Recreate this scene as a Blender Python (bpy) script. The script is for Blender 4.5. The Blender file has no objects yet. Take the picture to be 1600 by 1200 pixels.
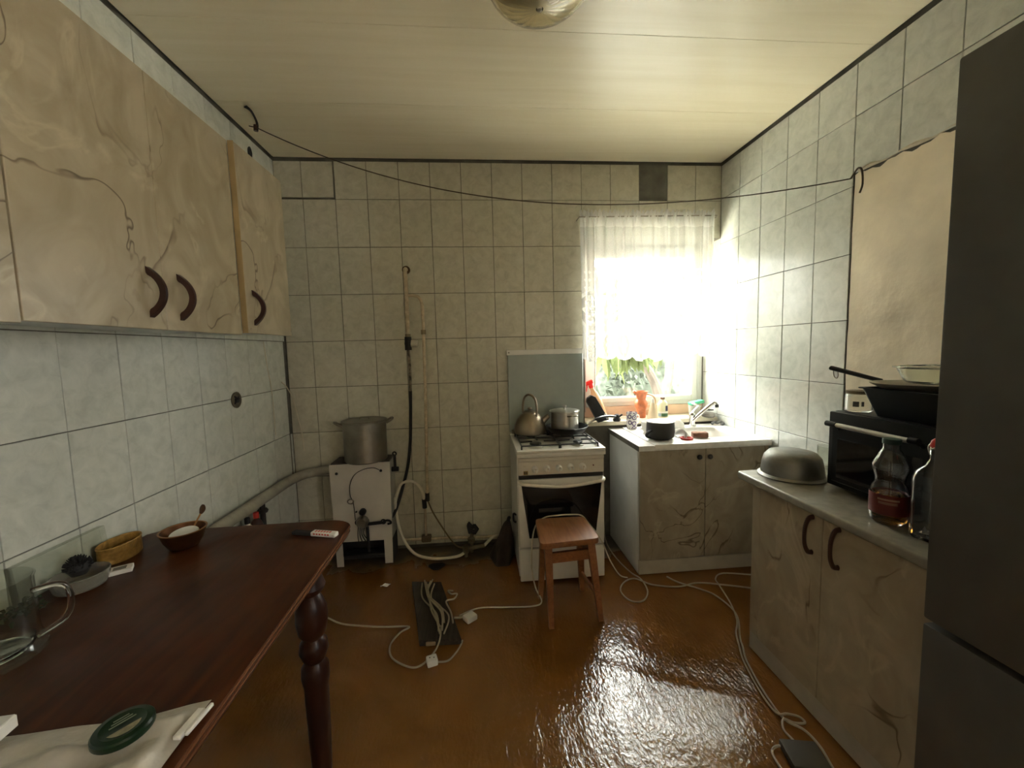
import bpy, bmesh, math, random
import numpy as np
from mathutils import Vector, Matrix, Euler
PI = math.pi
SC = bpy.context.scene
COL = SC.collection
random.seed(7); RNG = np.random.RandomState(7)

# ---------------------------------------------------------------- camera, sky, light, exposure
W, H = 2.953, 2.59            # room width (x), ceiling height; back wall at y=0, room towards -y
YR = -4.3                     # rear wall behind the camera
cam = bpy.data.objects.new('camera', bpy.data.cameras.new('camera')); COL.objects.link(cam)
cam.data.sensor_width = 36; cam.data.lens = 14.17; cam.data.clip_start = 0.02
cam.matrix_world = Matrix(((0.996, 0.033, -0.083, 1.236), (-0.086, 0.083, -0.993, -2.75), (-0.026, 0.996, 0.086, 1.358), (0, 0, 0, 1)))
yaw, pitch, roll = -0.0839, -0.0861, 0.0263
cam.matrix_world = (Matrix.Translation((1.2357, -2.7501, 1.3582)) @ Matrix.Rotation(yaw, 4, 'Z') @ Matrix.Rotation(pitch, 4, 'X')
                    @ Matrix.Rotation(roll, 4, 'Y') @ Matrix.Rotation(PI / 2, 4, 'X'))
SC.camera = cam
wd = bpy.data.worlds.new('sky'); SC.world = wd; wd.use_nodes = True
bg = wd.node_tree.nodes['Background']; bg.inputs[0].default_value = (1.0, 0.985, 0.95, 1); bg.inputs[1].default_value = 0.8
def portal(name, loc, rot, sx, sy):
    l = bpy.data.lights.new(name, 'AREA'); l.shape = 'RECTANGLE'; l.size = sx; l.size_y = sy
    l.cycles.is_portal = True
    o = bpy.data.objects.new(name, l); COL.objects.link(o); o.location = loc; o.rotation_euler = rot
portal('window_daylight', (2.49, 0.27, 1.5), (-PI / 2, 0, 0), 0.9, 1.2)
portal('added_side_fill', (W + 0.18, -3.525, 1.5), (0, PI / 2, 0), 1.0, 0.85)  # unseen opening, added so sky light fills the left side
sun = bpy.data.objects.new('sun', bpy.data.lights.new('sun', 'SUN')); COL.objects.link(sun)
sun.data.energy = 4.5; sun.data.angle = 0.02; sun.data.color = (1.0, 0.97, 0.92)
sun.rotation_euler = Vector((0.35, 0.2, -0.9)).to_track_quat('-Z', 'Y').to_euler()
vs = SC.view_settings
vs.view_transform = 'Standard'; vs.look = 'None'; vs.exposure = 4.95; vs.gamma = 1.0; vs.use_curve_mapping = False

# ---------------------------------------------------------------- materials
def newmat(name):
    m = bpy.data.materials.new(name); m.use_nodes = True
    nt = m.node_tree; return m, nt, nt.nodes, nt.links, nt.nodes['Principled BSDF']
def ramp(ns, stops):
    r = ns.new('ShaderNodeValToRGB'); e = r.color_ramp.elements
    e[0].position, e[0].color = stops[0][0], (*stops[0][1], 1)
    e[1].position, e[1].color = stops[-1][0], (*stops[-1][1], 1)
    for p, c in stops[1:-1]:
        x = e.new(p); x.color = (*c, 1)
    return r
def noise(ns, ls, scale, detail=3, dist=0.0, coord='Object', sc=None):
    tc = ns.new('ShaderNodeTexCoord'); n = ns.new('ShaderNodeTexNoise')
    n.inputs['Scale'].default_value = scale; n.inputs['Detail'].default_value = detail; n.inputs['Distortion'].default_value = dist
    if sc:
        mp = ns.new('ShaderNodeMapping'); mp.inputs['Scale'].default_value = sc
        ls.new(tc.outputs[coord], mp.inputs[0]); ls.new(mp.outputs[0], n.inputs[0])
    else:
        ls.new(tc.outputs[coord], n.inputs[0])
    return n
MC = {}
def pm(name, col, rough=0.5, metal=0.0, var=0.12, scale=12, bump=0.0, bscale=60, trans=0.0, ior=1.45, spec=0.5, sc=None):
    """mottled procedural material"""
    if name in MC: return MC[name]
    m, nt, ns, ls, b = newmat(name)
    n = noise(ns, ls, scale, 4, 0.3, sc=sc)
    lo = tuple(max(0, c * (1 - var)) for c in col); hi = tuple(min(1, c * (1 + var)) for c in col)
    r = ramp(ns, [(0.3, lo), (0.7, hi)]); ls.new(n.outputs[0], r.inputs[0]); ls.new(r.outputs[0], b.inputs['Base Color'])
    b.inputs['Roughness'].default_value = rough; b.inputs['Metallic'].default_value = metal
    b.inputs['Transmission Weight'].default_value = trans; b.inputs['IOR'].default_value = ior
    b.inputs['Specular IOR Level'].default_value = spec
    if bump:
        n2 = noise(ns, ls, bscale, 3); bp = ns.new('ShaderNodeBump'); bp.inputs['Strength'].default_value = bump; bp.inputs['Distance'].default_value = 0.01
        ls.new(n2.outputs[0], bp.inputs['Height']); ls.new(bp.outputs[0], b.inputs['Normal'])
    MC[name] = m; return m
def mat_tile(name='glazed_tile', c=((0.53, 0.555, 0.505), (0.625, 0.645, 0.59), (0.71, 0.72, 0.66))):
    m, nt, ns, ls, b = newmat(name)
    tc = ns.new('ShaderNodeTexCoord'); oi = ns.new('ShaderNodeObjectInfo')
    ad = ns.new('ShaderNodeVectorMath'); ad.operation = 'MULTIPLY_ADD'
    cmb = ns.new('ShaderNodeCombineXYZ')
    for i in range(3): ls.new(oi.outputs['Random'], cmb.inputs[i])
    ad.inputs[1].default_value = (31, 17, 23); ls.new(cmb.outputs[0], ad.inputs[0]); ls.new(tc.outputs['Object'], ad.inputs[2])
    n = ns.new('ShaderNodeTexNoise'); n.inputs['Scale'].default_value = 18; n.inputs['Detail'].default_value = 6; n.inputs['Roughness'].default_value = 0.65
    n.inputs['Distortion'].default_value = 0.6; ls.new(ad.outputs[0], n.inputs[0])
    r = ramp(ns, [(0.30, c[0]), (0.5, c[1]), (0.72, c[2])])
    ls.new(n.outputs[0], r.inputs[0]); ls.new(r.outputs[0], b.inputs['Base Color'])
    b.inputs['Roughness'].default_value = 0.16; b.inputs['Specular IOR Level'].default_value = 0.45
    n2 = ns.new('ShaderNodeTexNoise'); n2.inputs['Scale'].default_value = 14; n2.inputs['Detail'].default_value = 2; ls.new(ad.outputs[0], n2.inputs[0])
    bp = ns.new('ShaderNodeBump'); bp.inputs['Strength'].default_value = 0.12; bp.inputs['Distance'].default_value = 0.01
    ls.new(n2.outputs[0], bp.inputs['Height']); ls.new(bp.outputs[0], b.inputs['Normal'])
    return m
def mat_marble(name, base, lite, vein, off=0.0, rough=0.35, rot=0.35):
    m, nt, ns, ls, b = newmat(name)
    tc = ns.new('ShaderNodeTexCoord'); mp = ns.new('ShaderNodeMapping'); mp.inputs['Location'].default_value = (off, off * 1.7, off * 0.6)
    mp.inputs['Rotation'].default_value = (rot, 0.2, 0.1)
    mp.inputs['Scale'].default_value = (1.0, 1.0, 0.75); ls.new(tc.outputs['Object'], mp.inputs[0])
    def nz(s, d, dist):
        n = ns.new('ShaderNodeTexNoise'); n.inputs['Scale'].default_value = s; n.inputs['Detail'].default_value = d; n.inputs['Distortion'].default_value = dist
        ls.new(mp.outputs[0], n.inputs[0]); return n
    a = nz(5.5, 7, 2.0); r = ramp(ns, [(0.3, base), (0.5, tuple((x + y) / 2 for x, y in zip(base, lite))), (0.66, lite)]); ls.new(a.outputs[0], r.inputs[0])
    v = nz(3.4, 3, 1.0); rv = ramp(ns, [(0.485, (0, 0, 0)), (0.498, (1, 1, 1)), (0.501, (1, 1, 1)), (0.508, (0, 0, 0))]); ls.new(v.outputs[0], rv.inputs[0])
    g = nz(3.1, 2, 0.3); rg = ramp(ns, [(0.47, (0, 0, 0)), (0.58, (1, 1, 1))]); ls.new(g.outputs[0], rg.inputs[0])
    mu = ns.new('ShaderNodeMath'); mu.operation = 'MULTIPLY'; ls.new(rv.outputs[0], mu.inputs[0]); ls.new(rg.outputs[0], mu.inputs[1])
    mu2 = ns.new('ShaderNodeMath'); mu2.operation = 'MULTIPLY'; mu2.inputs[1].default_value = 0.85; ls.new(mu.outputs[0], mu2.inputs[0])
    mx = ns.new('ShaderNodeMix'); mx.data_type = 'RGBA'; ls.new(mu2.outputs[0], mx.inputs['Factor']); ls.new(r.outputs[0], mx.inputs['A']); mx.inputs['B'].default_value = (*vein, 1)
    # pale streaks
    s = nz(3.5, 4, 2.5); rs = ramp(ns, [(0.60, (0, 0, 0)), (0.66, (0.5, 0.5, 0.5)), (0.70, (0, 0, 0))]); ls.new(s.outputs[0], rs.inputs[0])
    mx2 = ns.new('ShaderNodeMix'); mx2.data_type = 'RGBA'; ls.new(rs.outputs[0], mx2.inputs['Factor']); ls.new(mx.outputs['Result'], mx2.inputs['A']); mx2.inputs['B'].default_value = (*[min(1, c * 1.25) for c in lite], 1)
    ls.new(mx2.outputs['Result'], b.inputs['Base Color']); b.inputs['Roughness'].default_value = rough
    return m
def mat_wood(name, c0, c1, rough, axis=(1, 14, 14), scale=3.0, coat=0.0):
    m, nt, ns, ls, b = newmat(name)
    n = noise(ns, ls, scale, 6, 0.8, sc=axis); r = ramp(ns, [(0.28, c0), (0.72, c1)]); ls.new(n.outputs[0], r.inputs[0]); ls.new(r.outputs[0], b.inputs['Base Color'])
    n2 = noise(ns, ls, 3.0, 4, 0.5); rr = ramp(ns, [(0.3, (rough * 0.7,) * 3), (0.7, (rough * 1.5,) * 3)]); ls.new(n2.outputs[0], rr.inputs[0]); ls.new(rr.outputs[0], b.inputs['Roughness'])
    b.inputs['Coat Weight'].default_value = coat; b.inputs['Coat Roughness'].default_value = 0.15
    return m
def mat_floor():
    m, nt, ns, ls, b = newmat('worn_linoleum')
    n = noise(ns, ls, 2.2, 6, 0.8); r = ramp(ns, [(0.3, (0.135, 0.054, 0.009)), (0.55, (0.195, 0.080, 0.015)), (0.75, (0.25, 0.108, 0.025))]); ls.new(n.outputs[0], r.inputs[0])
    tc = ns.new('ShaderNodeTexCoord'); sp = ns.new('ShaderNodeSeparateXYZ'); ls.new(tc.outputs['Object'], sp.inputs[0])
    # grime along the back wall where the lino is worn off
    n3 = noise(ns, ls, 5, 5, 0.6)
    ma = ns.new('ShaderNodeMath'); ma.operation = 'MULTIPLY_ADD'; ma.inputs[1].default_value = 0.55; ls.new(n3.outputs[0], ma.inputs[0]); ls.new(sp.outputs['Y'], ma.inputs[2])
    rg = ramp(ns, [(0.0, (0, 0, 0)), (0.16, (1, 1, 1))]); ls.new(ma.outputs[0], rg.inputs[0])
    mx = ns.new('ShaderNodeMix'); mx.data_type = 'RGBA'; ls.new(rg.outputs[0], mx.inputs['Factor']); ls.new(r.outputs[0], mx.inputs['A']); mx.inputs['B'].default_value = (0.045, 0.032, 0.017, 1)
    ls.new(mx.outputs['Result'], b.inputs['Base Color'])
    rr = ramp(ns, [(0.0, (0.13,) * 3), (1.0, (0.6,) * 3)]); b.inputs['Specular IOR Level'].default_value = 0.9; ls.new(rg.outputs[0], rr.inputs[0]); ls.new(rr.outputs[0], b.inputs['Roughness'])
    # stamped relief: fine dents and drag streaks of the film
    v = ns.new('ShaderNodeTexVoronoi'); v.inputs['Scale'].default_value = 80; mp = ns.new('ShaderNodeMapping'); mp.inputs['Scale'].default_value = (1, 0.55, 1); mp.inputs['Rotation'].default_value = (0, 0, -0.12)
    ls.new(tc.outputs['Object'], mp.inputs[0]); ls.new(mp.outputs[0], v.inputs[0])
    n4 = noise(ns, ls, 26, 3, 0.6, sc=(1.6, 0.4, 1))
    n5 = noise(ns, ls, 60, 2, 0.8, sc=(1, 0.6, 1)); vm = ns.new('ShaderNodeMath'); vm.operation = 'MULTIPLY_ADD'; vm.inputs[1].default_value = 0.35; ls.new(v.outputs['Distance'], vm.inputs[0]); ls.new(n5.outputs[0], vm.inputs[2])
    ad = ns.new('ShaderNodeMath'); ad.operation = 'ADD'; ls.new(vm.outputs[0], ad.inputs[0]); ls.new(n4.outputs[0], ad.inputs[1])
    bp = ns.new('ShaderNodeBump'); bp.inputs['Strength'].default_value = 0.30; bp.inputs['Distance'].default_value = 0.006
    ls.new(ad.outputs[0], bp.inputs['Height']); ls.new(bp.outputs[0], b.inputs['Normal'])
    return m
def mat_ceiling():
    m, nt, ns, ls, b = newmat('varnished_ceiling_board')
    n = noise(ns, ls, 2.5, 6, 0.5, sc=(0.5, 9, 1)); r = ramp(ns, [(0.3, (0.80, 0.715, 0.51)), (0.7, (0.87, 0.79, 0.60))]); ls.new(n.outputs[0], r.inputs[0]); ls.new(r.outputs[0], b.inputs['Base Color'])
    b.inputs['Roughness'].default_value = 0.30; b.inputs['Specular IOR Level'].default_value = 0.75
    n2 = noise(ns, ls, 4, 2, 0.4); bp = ns.new('ShaderNodeBump'); bp.inputs['Strength'].default_value = 0.08; bp.inputs['Distance'].default_value = 0.02; ls.new(n2.outputs[0], bp.inputs['Height']); ls.new(bp.outputs[0], b.inputs['Normal'])
    return m
def mat_pane(name='window_glass', tint=(0.97, 0.99, 0.97)):
    m, nt, ns, ls, b = newmat(name)
    t = ns.new('ShaderNodeBsdfTransparent'); t.inputs[0].default_value = (*tint, 1); g = ns.new('ShaderNodeBsdfGlossy'); g.inputs['Roughness'].default_value = 0.03
    f = ns.new('ShaderNodeFresnel'); mx = ns.new('ShaderNodeMixShader')
    ge = ns.new('ShaderNodeNewGeometry'); io = ns.new('ShaderNodeMath'); io.operation = 'MULTIPLY_ADD'; io.inputs[1].default_value = 1 / 1.45 - 1.45; io.inputs[2].default_value = 1.45   # same gloss from both sides of a thin sheet
    ls.new(ge.outputs['Backfacing'], io.inputs[0]); ls.new(io.outputs[0], f.inputs[0])
    ls.new(f.outputs[0], mx.inputs[0]); ls.new(t.outputs[0], mx.inputs[1]); ls.new(g.outputs[0], mx.inputs[2]); ls.new(mx.outputs[0], ns['Material Output'].inputs[0])
    return m
def mat_lace():
    m, nt, ns, ls, b = newmat('white_lace')
    at = ns.new('ShaderNodeAttribute'); at.attribute_name = 'weave'
    d = ns.new('ShaderNodeBsdfDiffuse'); d.inputs[0].default_value = (0.86, 0.86, 0.83, 1); tl = ns.new('ShaderNodeBsdfTranslucent'); tl.inputs[0].default_value = (0.62, 0.62, 0.60, 1)
    n = noise(ns, ls, 220, 2); mu = ns.new('ShaderNodeMath'); mu.operation = 'MULTIPLY_ADD'; mu.inputs[1].default_value = 0.25; ls.new(n.outputs[0], mu.inputs[0]); ls.new(at.outputs['Fac'], mu.inputs[2])
    sb = ns.new('ShaderNodeMath'); sb.operation = 'SUBTRACT'; sb.inputs[1].default_value = 0.125; sb.use_clamp = True; ls.new(mu.outputs[0], sb.inputs[0])
    m1 = ns.new('ShaderNodeMixShader'); m1.inputs[0].default_value = 0.42; ls.new(d.outputs[0], m1.inputs[1]); ls.new(tl.outputs[0], m1.inputs[2])
    t = ns.new('ShaderNodeBsdfTransparent'); m2 = ns.new('ShaderNodeMixShader'); ls.new(sb.outputs[0], m2.inputs[0]); ls.new(t.outputs[0], m2.inputs[1]); ls.new(m1.outputs[0], m2.inputs[2])
    ls.new(m2.outputs[0], ns['Material Output'].inputs[0]); return m
def mat_leaf(name, c0, c1):
    m, nt, ns, ls, b = newmat(name)
    n = noise(ns, ls, 3, 3); r = ramp(ns, [(0.35, c0), (0.65, c1)]); ls.new(n.outputs[0], r.inputs[0])
    d = ns.new('ShaderNodeBsdfDiffuse'); t = ns.new('ShaderNodeBsdfTranslucent'); ls.new(r.outputs[0], d.inputs[0]); ls.new(r.outputs[0], t.inputs[0])
    mx = ns.new('ShaderNodeMixShader'); mx.inputs[0].default_value = 0.4; ls.new(d.outputs[0], mx.inputs[1]); ls.new(t.outputs[0], mx.inputs[2]); ls.new(mx.outputs[0], ns['Material Output'].inputs[0])
    return m
THIN = mat_pane('thin_clear_glass', (0.93, 0.94, 0.91))
def glass(name, col=(1, 1, 1), rough=0.02, ior=1.45): return pm(name, col, rough, trans=1.0, var=0.01, ior=ior)

TILE = mat_tile()
TILEB = mat_tile('warm_bounce_tile', ((0.475, 0.455, 0.36), (0.56, 0.535, 0.43), (0.63, 0.605, 0.50)))  # back wall tile with dim, warm bounce light mixed into its colour
GROUT = pm('grey_cement_render', (0.13, 0.122, 0.10), 0.9, var=0.25, bump=0.3)
MARB = mat_marble('beige_marble_laminate', (0.30, 0.245, 0.155), (0.415, 0.35, 0.245), (0.055, 0.028, 0.010), 0.0)
MARB2 = mat_marble('greyed_marble_laminate', (0.29, 0.245, 0.18), (0.40, 0.345, 0.265), (0.085, 0.052, 0.025), 3.3, rot=1.2)
MARB3 = mat_marble('pinkish_marble_laminate', (0.33, 0.275, 0.19), (0.45, 0.385, 0.28), (0.10, 0.06, 0.025), 7.1)
WHITE = pm('white_enamel', (0.80, 0.78, 0.73), 0.22, var=0.05)
WHITEP = pm('white_plastic', (0.74, 0.73, 0.69), 0.4, var=0.05)
MELAM = pm('white_melamine', (0.66, 0.67, 0.65), 0.45, var=0.05)
BLACK = pm('black_enamel', (0.012, 0.012, 0.013), 0.3, var=0.3)
BLACKM = pm('matt_black', (0.02, 0.019, 0.018), 0.7, var=0.3)
DARKBR = pm('dark_brown_plastic', (0.05, 0.02, 0.014), 0.35, var=0.3)
STEEL = pm('brushed_steel', (0.55, 0.53, 0.48), 0.28, 1.0, var=0.12, scale=6, sc=(1, 1, 20))
STEELD = pm('dull_steel', (0.30, 0.275, 0.23), 0.38, 1.0, var=0.25, scale=8)
ALU = pm('dull_aluminium', (0.27, 0.262, 0.24), 0.48, 1.0, var=0.25, scale=10, bump=0.1)
CREAMP = pm('cream_paint', (0.52, 0.42, 0.29), 0.5, var=0.25, scale=30)
CORDW = pm('white_cable', (0.36, 0.30, 0.21), 0.5, var=0.1)
GLASSM = glass('clear_glass')
GREYF = pm('graphite_fridge_paint', (0.11, 0.108, 0.10), 0.35, 0.3, var=0.08)

# ---------------------------------------------------------------- mesh builder
class MB:
    def __init__(s): s.bm = bmesh.new()
    def _add(s, other, M=None):
        me = bpy.data.meshes.new('tmp'); other.to_mesh(me); other.free()
        if M is not None: me.transform(M)
        s.bm.from_mesh(me); bpy.data.meshes.remove(me); return s
    def box(s, a, b, bev=0.0, M=None, seg=1):
        a, b = Vector(a), Vector(b); bm = bmesh.new()
        bmesh.ops.create_cube(bm, size=1, matrix=Matrix.Translation((a + b) / 2) @ Matrix.Diagonal((*[abs(x) for x in (b - a)], 1)))
        if bev: bmesh.ops.bevel(bm, geom=bm.edges[:], offset=bev, segments=seg, affect='EDGES', profile=0.6)
        return s._add(bm, M)
    def lathe(s, prof, c=(0, 0, 0), n=32, M=None, sx=1.0, sy=1.0, ripple=None):
        bm = bmesh.new(); rings = []
        for r, z in prof:
            if r < 1e-6: rings.append([bm.verts.new((c[0], c[1], c[2] + z))])
            else:
                ring = []
                for i in range(n):
                    a = 2 * PI * i / n; q = r * (1 + (ripple(a, r, z) if ripple else 0))
                    ring.append(bm.verts.new((c[0] + q * sx * math.cos(a), c[1] + q * sy * math.sin(a), c[2] + z)))
                rings.append(ring)
        for A, B in zip(rings, rings[1:]):
            if len(A) == 1 and len(B) == 1: continue
            for i in range(n):
                j = (i + 1) % n
                if len(A) == 1: bm.faces.new((A[0], B[j], B[i]))
                elif len(B) == 1: bm.faces.new((A[i], A[j], B[0]))
                else: bm.faces.new((A[i], A[j], B[j], B[i]))
        bmesh.ops.recalc_face_normals(bm, faces=bm.faces[:])
        return s._add(bm, M)
    def tube(s, pts, r, n=8, sub=0, caps=True, flat=None):
        pts = [Vector(p) for p in pts]
        if sub: pts = crom(pts, sub)
        k = len(pts); rr = r if callable(r) else (lambda t: r)
        bm = bmesh.new(); up = Vector((0, 0, 1)); rings = []
        t0 = (pts[1] - pts[0]).normalized()
        u = t0.orthogonal().normalized() if abs(t0.dot(up)) > 0.95 else t0.cross(up).normalized()
        for i, p in enumerate(pts):
            t = (pts[min(i + 1, k - 1)] - pts[max(i - 1, 0)])
            t = t.normalized() if t.length > 1e-9 else t0
            u = (u - t * u.dot(t)); u = u.normalized() if u.length > 1e-6 else t.orthogonal().normalized(); v = t.cross(u)
            q = rr(i / (k - 1)); fl = flat or 1.0
            rings.append([bm.verts.new(p + u * (q * math.cos(2 * PI * j / n)) + v * (q * fl * math.sin(2 * PI * j / n))) for j in range(n)])
        for A, B in zip(rings, rings[1:]):
            for j in range(n): bm.faces.new((A[j], A[(j + 1) % n], B[(j + 1) % n], B[j]))
        if caps: bm.faces.new(rings[0][::-1]); bm.faces.new(rings[-1])
        bmesh.ops.recalc_face_normals(bm, faces=bm.faces[:])
        return s._add(bm)
    def cyl(s, p0, p1, r0, r1=None, n=24):
        r1 = r0 if r1 is None else r1
        return s.tube([p0, p1], lambda t: r0 + (r1 - r0) * t, n)
    def prism(s, poly, z0, z1, bev=0.0, M=None, seg=2):
        bm = bmesh.new(); A = [bm.verts.new((x, y, z0)) for x, y in poly]; B = [bm.verts.new((x, y, z1)) for x, y in poly]; n = len(poly)
        bm.faces.new(A[::-1]); bm.faces.new(B)
        for i in range(n): bm.faces.new((A[i], A[(i + 1) % n], B[(i + 1) % n], B[i]))
        bmesh.ops.recalc_face_normals(bm, faces=bm.faces[:])
        if bev:
            es = [e for e in bm.edges if abs(e.verts[0].co.z - e.verts[1].co.z) < 1e-6]
            bmesh.ops.bevel(bm, geom=es, offset=bev, segments=seg, affect='EDGES', profile=0.6)
        return s._add(bm, M)
    def grid(s, f, nu, nv, wrap=False):
        bm = bmesh.new(); V = [[bm.verts.new(f(i / (nu - 1), j / (nv - 1))) for j in range(nv)] for i in range(nu)]
        for i in range(nu - 1):
            for j in range(nv - 1): bm.faces.new((V[i][j], V[i + 1][j], V[i + 1][j + 1], V[i][j + 1]))
        return s._add(bm)
    def xf(s, M): s.bm.transform(M); return s
    def build(s, name, mat, parent=None, smooth=True, ang=38, off=True):
        if parent is not None and off:
            L = parent_loc(parent); bmesh.ops.translate(s.bm, verts=s.bm.verts[:], vec=-L)
        me = bpy.data.meshes.new(name); s.bm.to_mesh(me); s.bm.free()
        me.materials.append(mat)
        if smooth: me.shade_smooth(); me.set_sharp_from_angle(angle=math.radians(ang))
        o = bpy.data.objects.new(name, me); COL.objects.link(o)
        if parent is not None: o.parent = parent
        return o
def parent_loc(o):
    L = Vector((0, 0, 0))
    while o is not None: L += o.location; o = o.parent
    return L
def crom(P, sub):
    out = []
    for i in range(len(P) - 1):
        p0, p1, p2, p3 = P[max(i - 1, 0)], P[i], P[i + 1], P[min(i + 2, len(P) - 1)]
        for k in range(sub):
            t = k / sub
            out.append(0.5 * ((2 * p1) + (p2 - p0) * t + (2 * p0 - 5 * p1 + 4 * p2 - p3) * t * t + (3 * p1 - p0 - 3 * p2 + p3) * t ** 3))
    out.append(P[-1]); return out
def rrect(x0, x1, y0, y1, r, n=5):
    out = []
    for cx, cy, a0 in ((x1 - r, y1 - r, 0), (x0 + r, y1 - r, PI / 2), (x0 + r, y0 + r, PI), (x1 - r, y0 + r, 1.5 * PI)):
        for i in range(n + 1):
            a = a0 + PI / 2 * i / n; out.append((cx + r * math.cos(a), cy + r * math.sin(a)))
    return out
def tag(o, label=None, cat=None, group=None, kind=None):
    if label: o['label'] = label
    if cat: o['category'] = cat
    if group: o['group'] = group
    if kind: o['kind'] = kind
    return o
def thing(name, label, cat, loc, group=None, kind=None):
    o = bpy.data.objects.new(name, None); o.empty_display_size = 0.05; COL.objects.link(o); o.location = loc
    return tag(o, label, cat, group, kind)
def Rz(a, c=(0, 0, 0)): return Matrix.Translation(c) @ Matrix.Rotation(a, 4, 'Z') @ Matrix.Translation([-x for x in c])
def Rax(a, ax, c=(0, 0, 0)): return Matrix.Translation(c) @ Matrix.Rotation(a, 4, ax) @ Matrix.Translation([-x for x in c])

# ---------------------------------------------------------------- room shell
TH = 0.006                                        # how far tiles stand proud of the render
def slab_with_hole(x0, x1, z0, z1, hx0, hx1, hz0, hz1, y0, y1):
    """wall slab in xz with one rectangular opening"""
    mb = MB(); bm = mb.bm
    xs, zs = [x0, hx0, hx1, x1], [z0, hz0, hz1, z1]
    V = {(i, j, k): bm.verts.new((xs[i], (y0, y1)[k], zs[j])) for i in range(4) for j in range(4) for k in range(2)}
    for i in range(3):
        for j in range(3):
            if i == 1 and j == 1: continue
            for k in range(2): bm.faces.new((V[i, j, k], V[i + 1, j, k], V[i + 1, j + 1, k], V[i, j + 1, k]))
    for a, b in (((1, 1), (2, 1)), ((2, 1), (2, 2)), ((2, 2), (1, 2)), ((1, 2), (1, 1))):
        bm.faces.new((V[(*a, 0)], V[(*b, 0)], V[(*b, 1)], V[(*a, 1)]))
    for i in range(3):
        for j in (0, 3): bm.faces.new((V[i, j, 0], V[i + 1, j, 0], V[i + 1, j, 1], V[i, j, 1]))
        for k in (0, 3): bm.faces.new((V[k, i, 0], V[k, i + 1, 0], V[k, i + 1, 1], V[k, i, 1]))
    bmesh.ops.recalc_face_normals(bm, faces=bm.faces[:]); return mb
def S(mb, name, mat, label, cat): return tag(mb.build(name, mat, smooth=False), label, cat, kind='structure')
# floor: a sheet with shallow buckles
fx = np.linspace(-0.15, W + 0.15, 150); fy = np.linspace(YR - 0.1, 0.1, 210)
FXm, FYm = np.meshgrid(fx, fy, indexing='ij')
def buckle(x, y):
    u = x * math.cos(0.1) - y * math.sin(0.1); v = x * math.sin(0.1) + y * math.cos(0.1)
    s = 0.0009 * np.sin(u * 62 + 2.0 * np.sin(v * 4.1)) * (0.5 + 0.5 * np.sin(v * 7 + u * 3)) + 0.0009 * np.sin(v * 33 + 2.2 * np.sin(u * 6.3)) * (0.5 + 0.5 * np.sin(u * 9.7))
    s += 0.0012 * np.sin(x * 9.2 + 1.3 * np.sin(y * 3)) * np.sin(y * 7.4)
    seam = 0.003 * np.exp(-((y + 1.28 + 0.45 * (x - 1.95)) / 0.03) ** 2)
    return s + seam - 0.003
FZ = buckle(FXm, FYm)
fm = bpy.data.meshes.new('floor'); nx, ny = FXm.shape
vv = np.stack([FXm, FYm, FZ], -1).reshape(-1, 3); idx = np.arange(nx * ny).reshape(nx, ny)
ff = np.stack([idx[:-1, :-1], idx[1:, :-1], idx[1:, 1:], idx[:-1, 1:]], -1).reshape(-1, 4)
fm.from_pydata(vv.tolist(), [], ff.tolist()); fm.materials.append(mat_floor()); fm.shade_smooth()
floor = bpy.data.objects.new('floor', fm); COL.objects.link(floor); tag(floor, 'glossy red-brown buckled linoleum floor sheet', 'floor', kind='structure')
ceil = S(MB().box((-0.2, YR - 0.2, H + 0.012), (W + 0.2, 0.3, H + 0.2)), 'ceiling', GROUT, 'cream varnished board ceiling with faint seams', 'ceiling')
CEILM = mat_ceiling()
cy = [0.0 + 0.012, -0.72, -1.18, -1.64, -2.3, -2.95, -3.6, YR]
cyl_ = [-0.010, -0.585, -1.085, -1.585, -2.085, -2.585, -3.085, -3.585, YR]
for a, b in zip(cyl_, cyl_[1:]):
    MB().box((0.010, b + 0.0006, H), (W - 0.012, a - 0.0006, H + 0.012), 0.0006).build('panel', CEILM, ceil, smooth=False)
WX0, WX1, WZ0, WZ1, REC = 1.975, W, 0.83, 2.09, 0.20
wb = S(slab_with_hole(-0.2, W + 0.25, -0.1, H + 0.2, WX0, W + 0.02, WZ0 - 0.03, WZ1, TH, 0.30), 'wall_back', GROUT, 'tiled back wall with the window and the gas pipe', 'wall')
wl = S(MB().box((-0.2, YR - 0.2, -0.1), (-TH, TH, H + 0.2)), 'wall_left', GROUT, 'tiled left wall behind the brown table', 'wall')
wr = S(slab_with_hole(YR - 0.2, 0.30, -0.1, H + 0.2, -3.95, -3.10, 1.0, 2.0, W + TH, W + 0.25).xf(Matrix(((0, 1, 0, 0), (1, 0, 0, 0), (0, 0, 1, 0), (0, 0, 0, 1)))), 'wall_right', GROUT, 'tiled right wall beside the window with a bare plaster patch', 'wall')  # opening behind the camera is added as fill, not a known window
PLAS = pm('bare_cream_plaster', (0.84, 0.74, 0.57), 0.85, var=0.12, scale=5, bump=0.25, bscale=25)
wre = S(MB().box((-0.2, YR - 0.15, -0.1), (W + 0.25, YR, H + 0.2)), 'wall_rear', PLAS, 'plain plastered wall behind the camera', 'wall')

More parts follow.
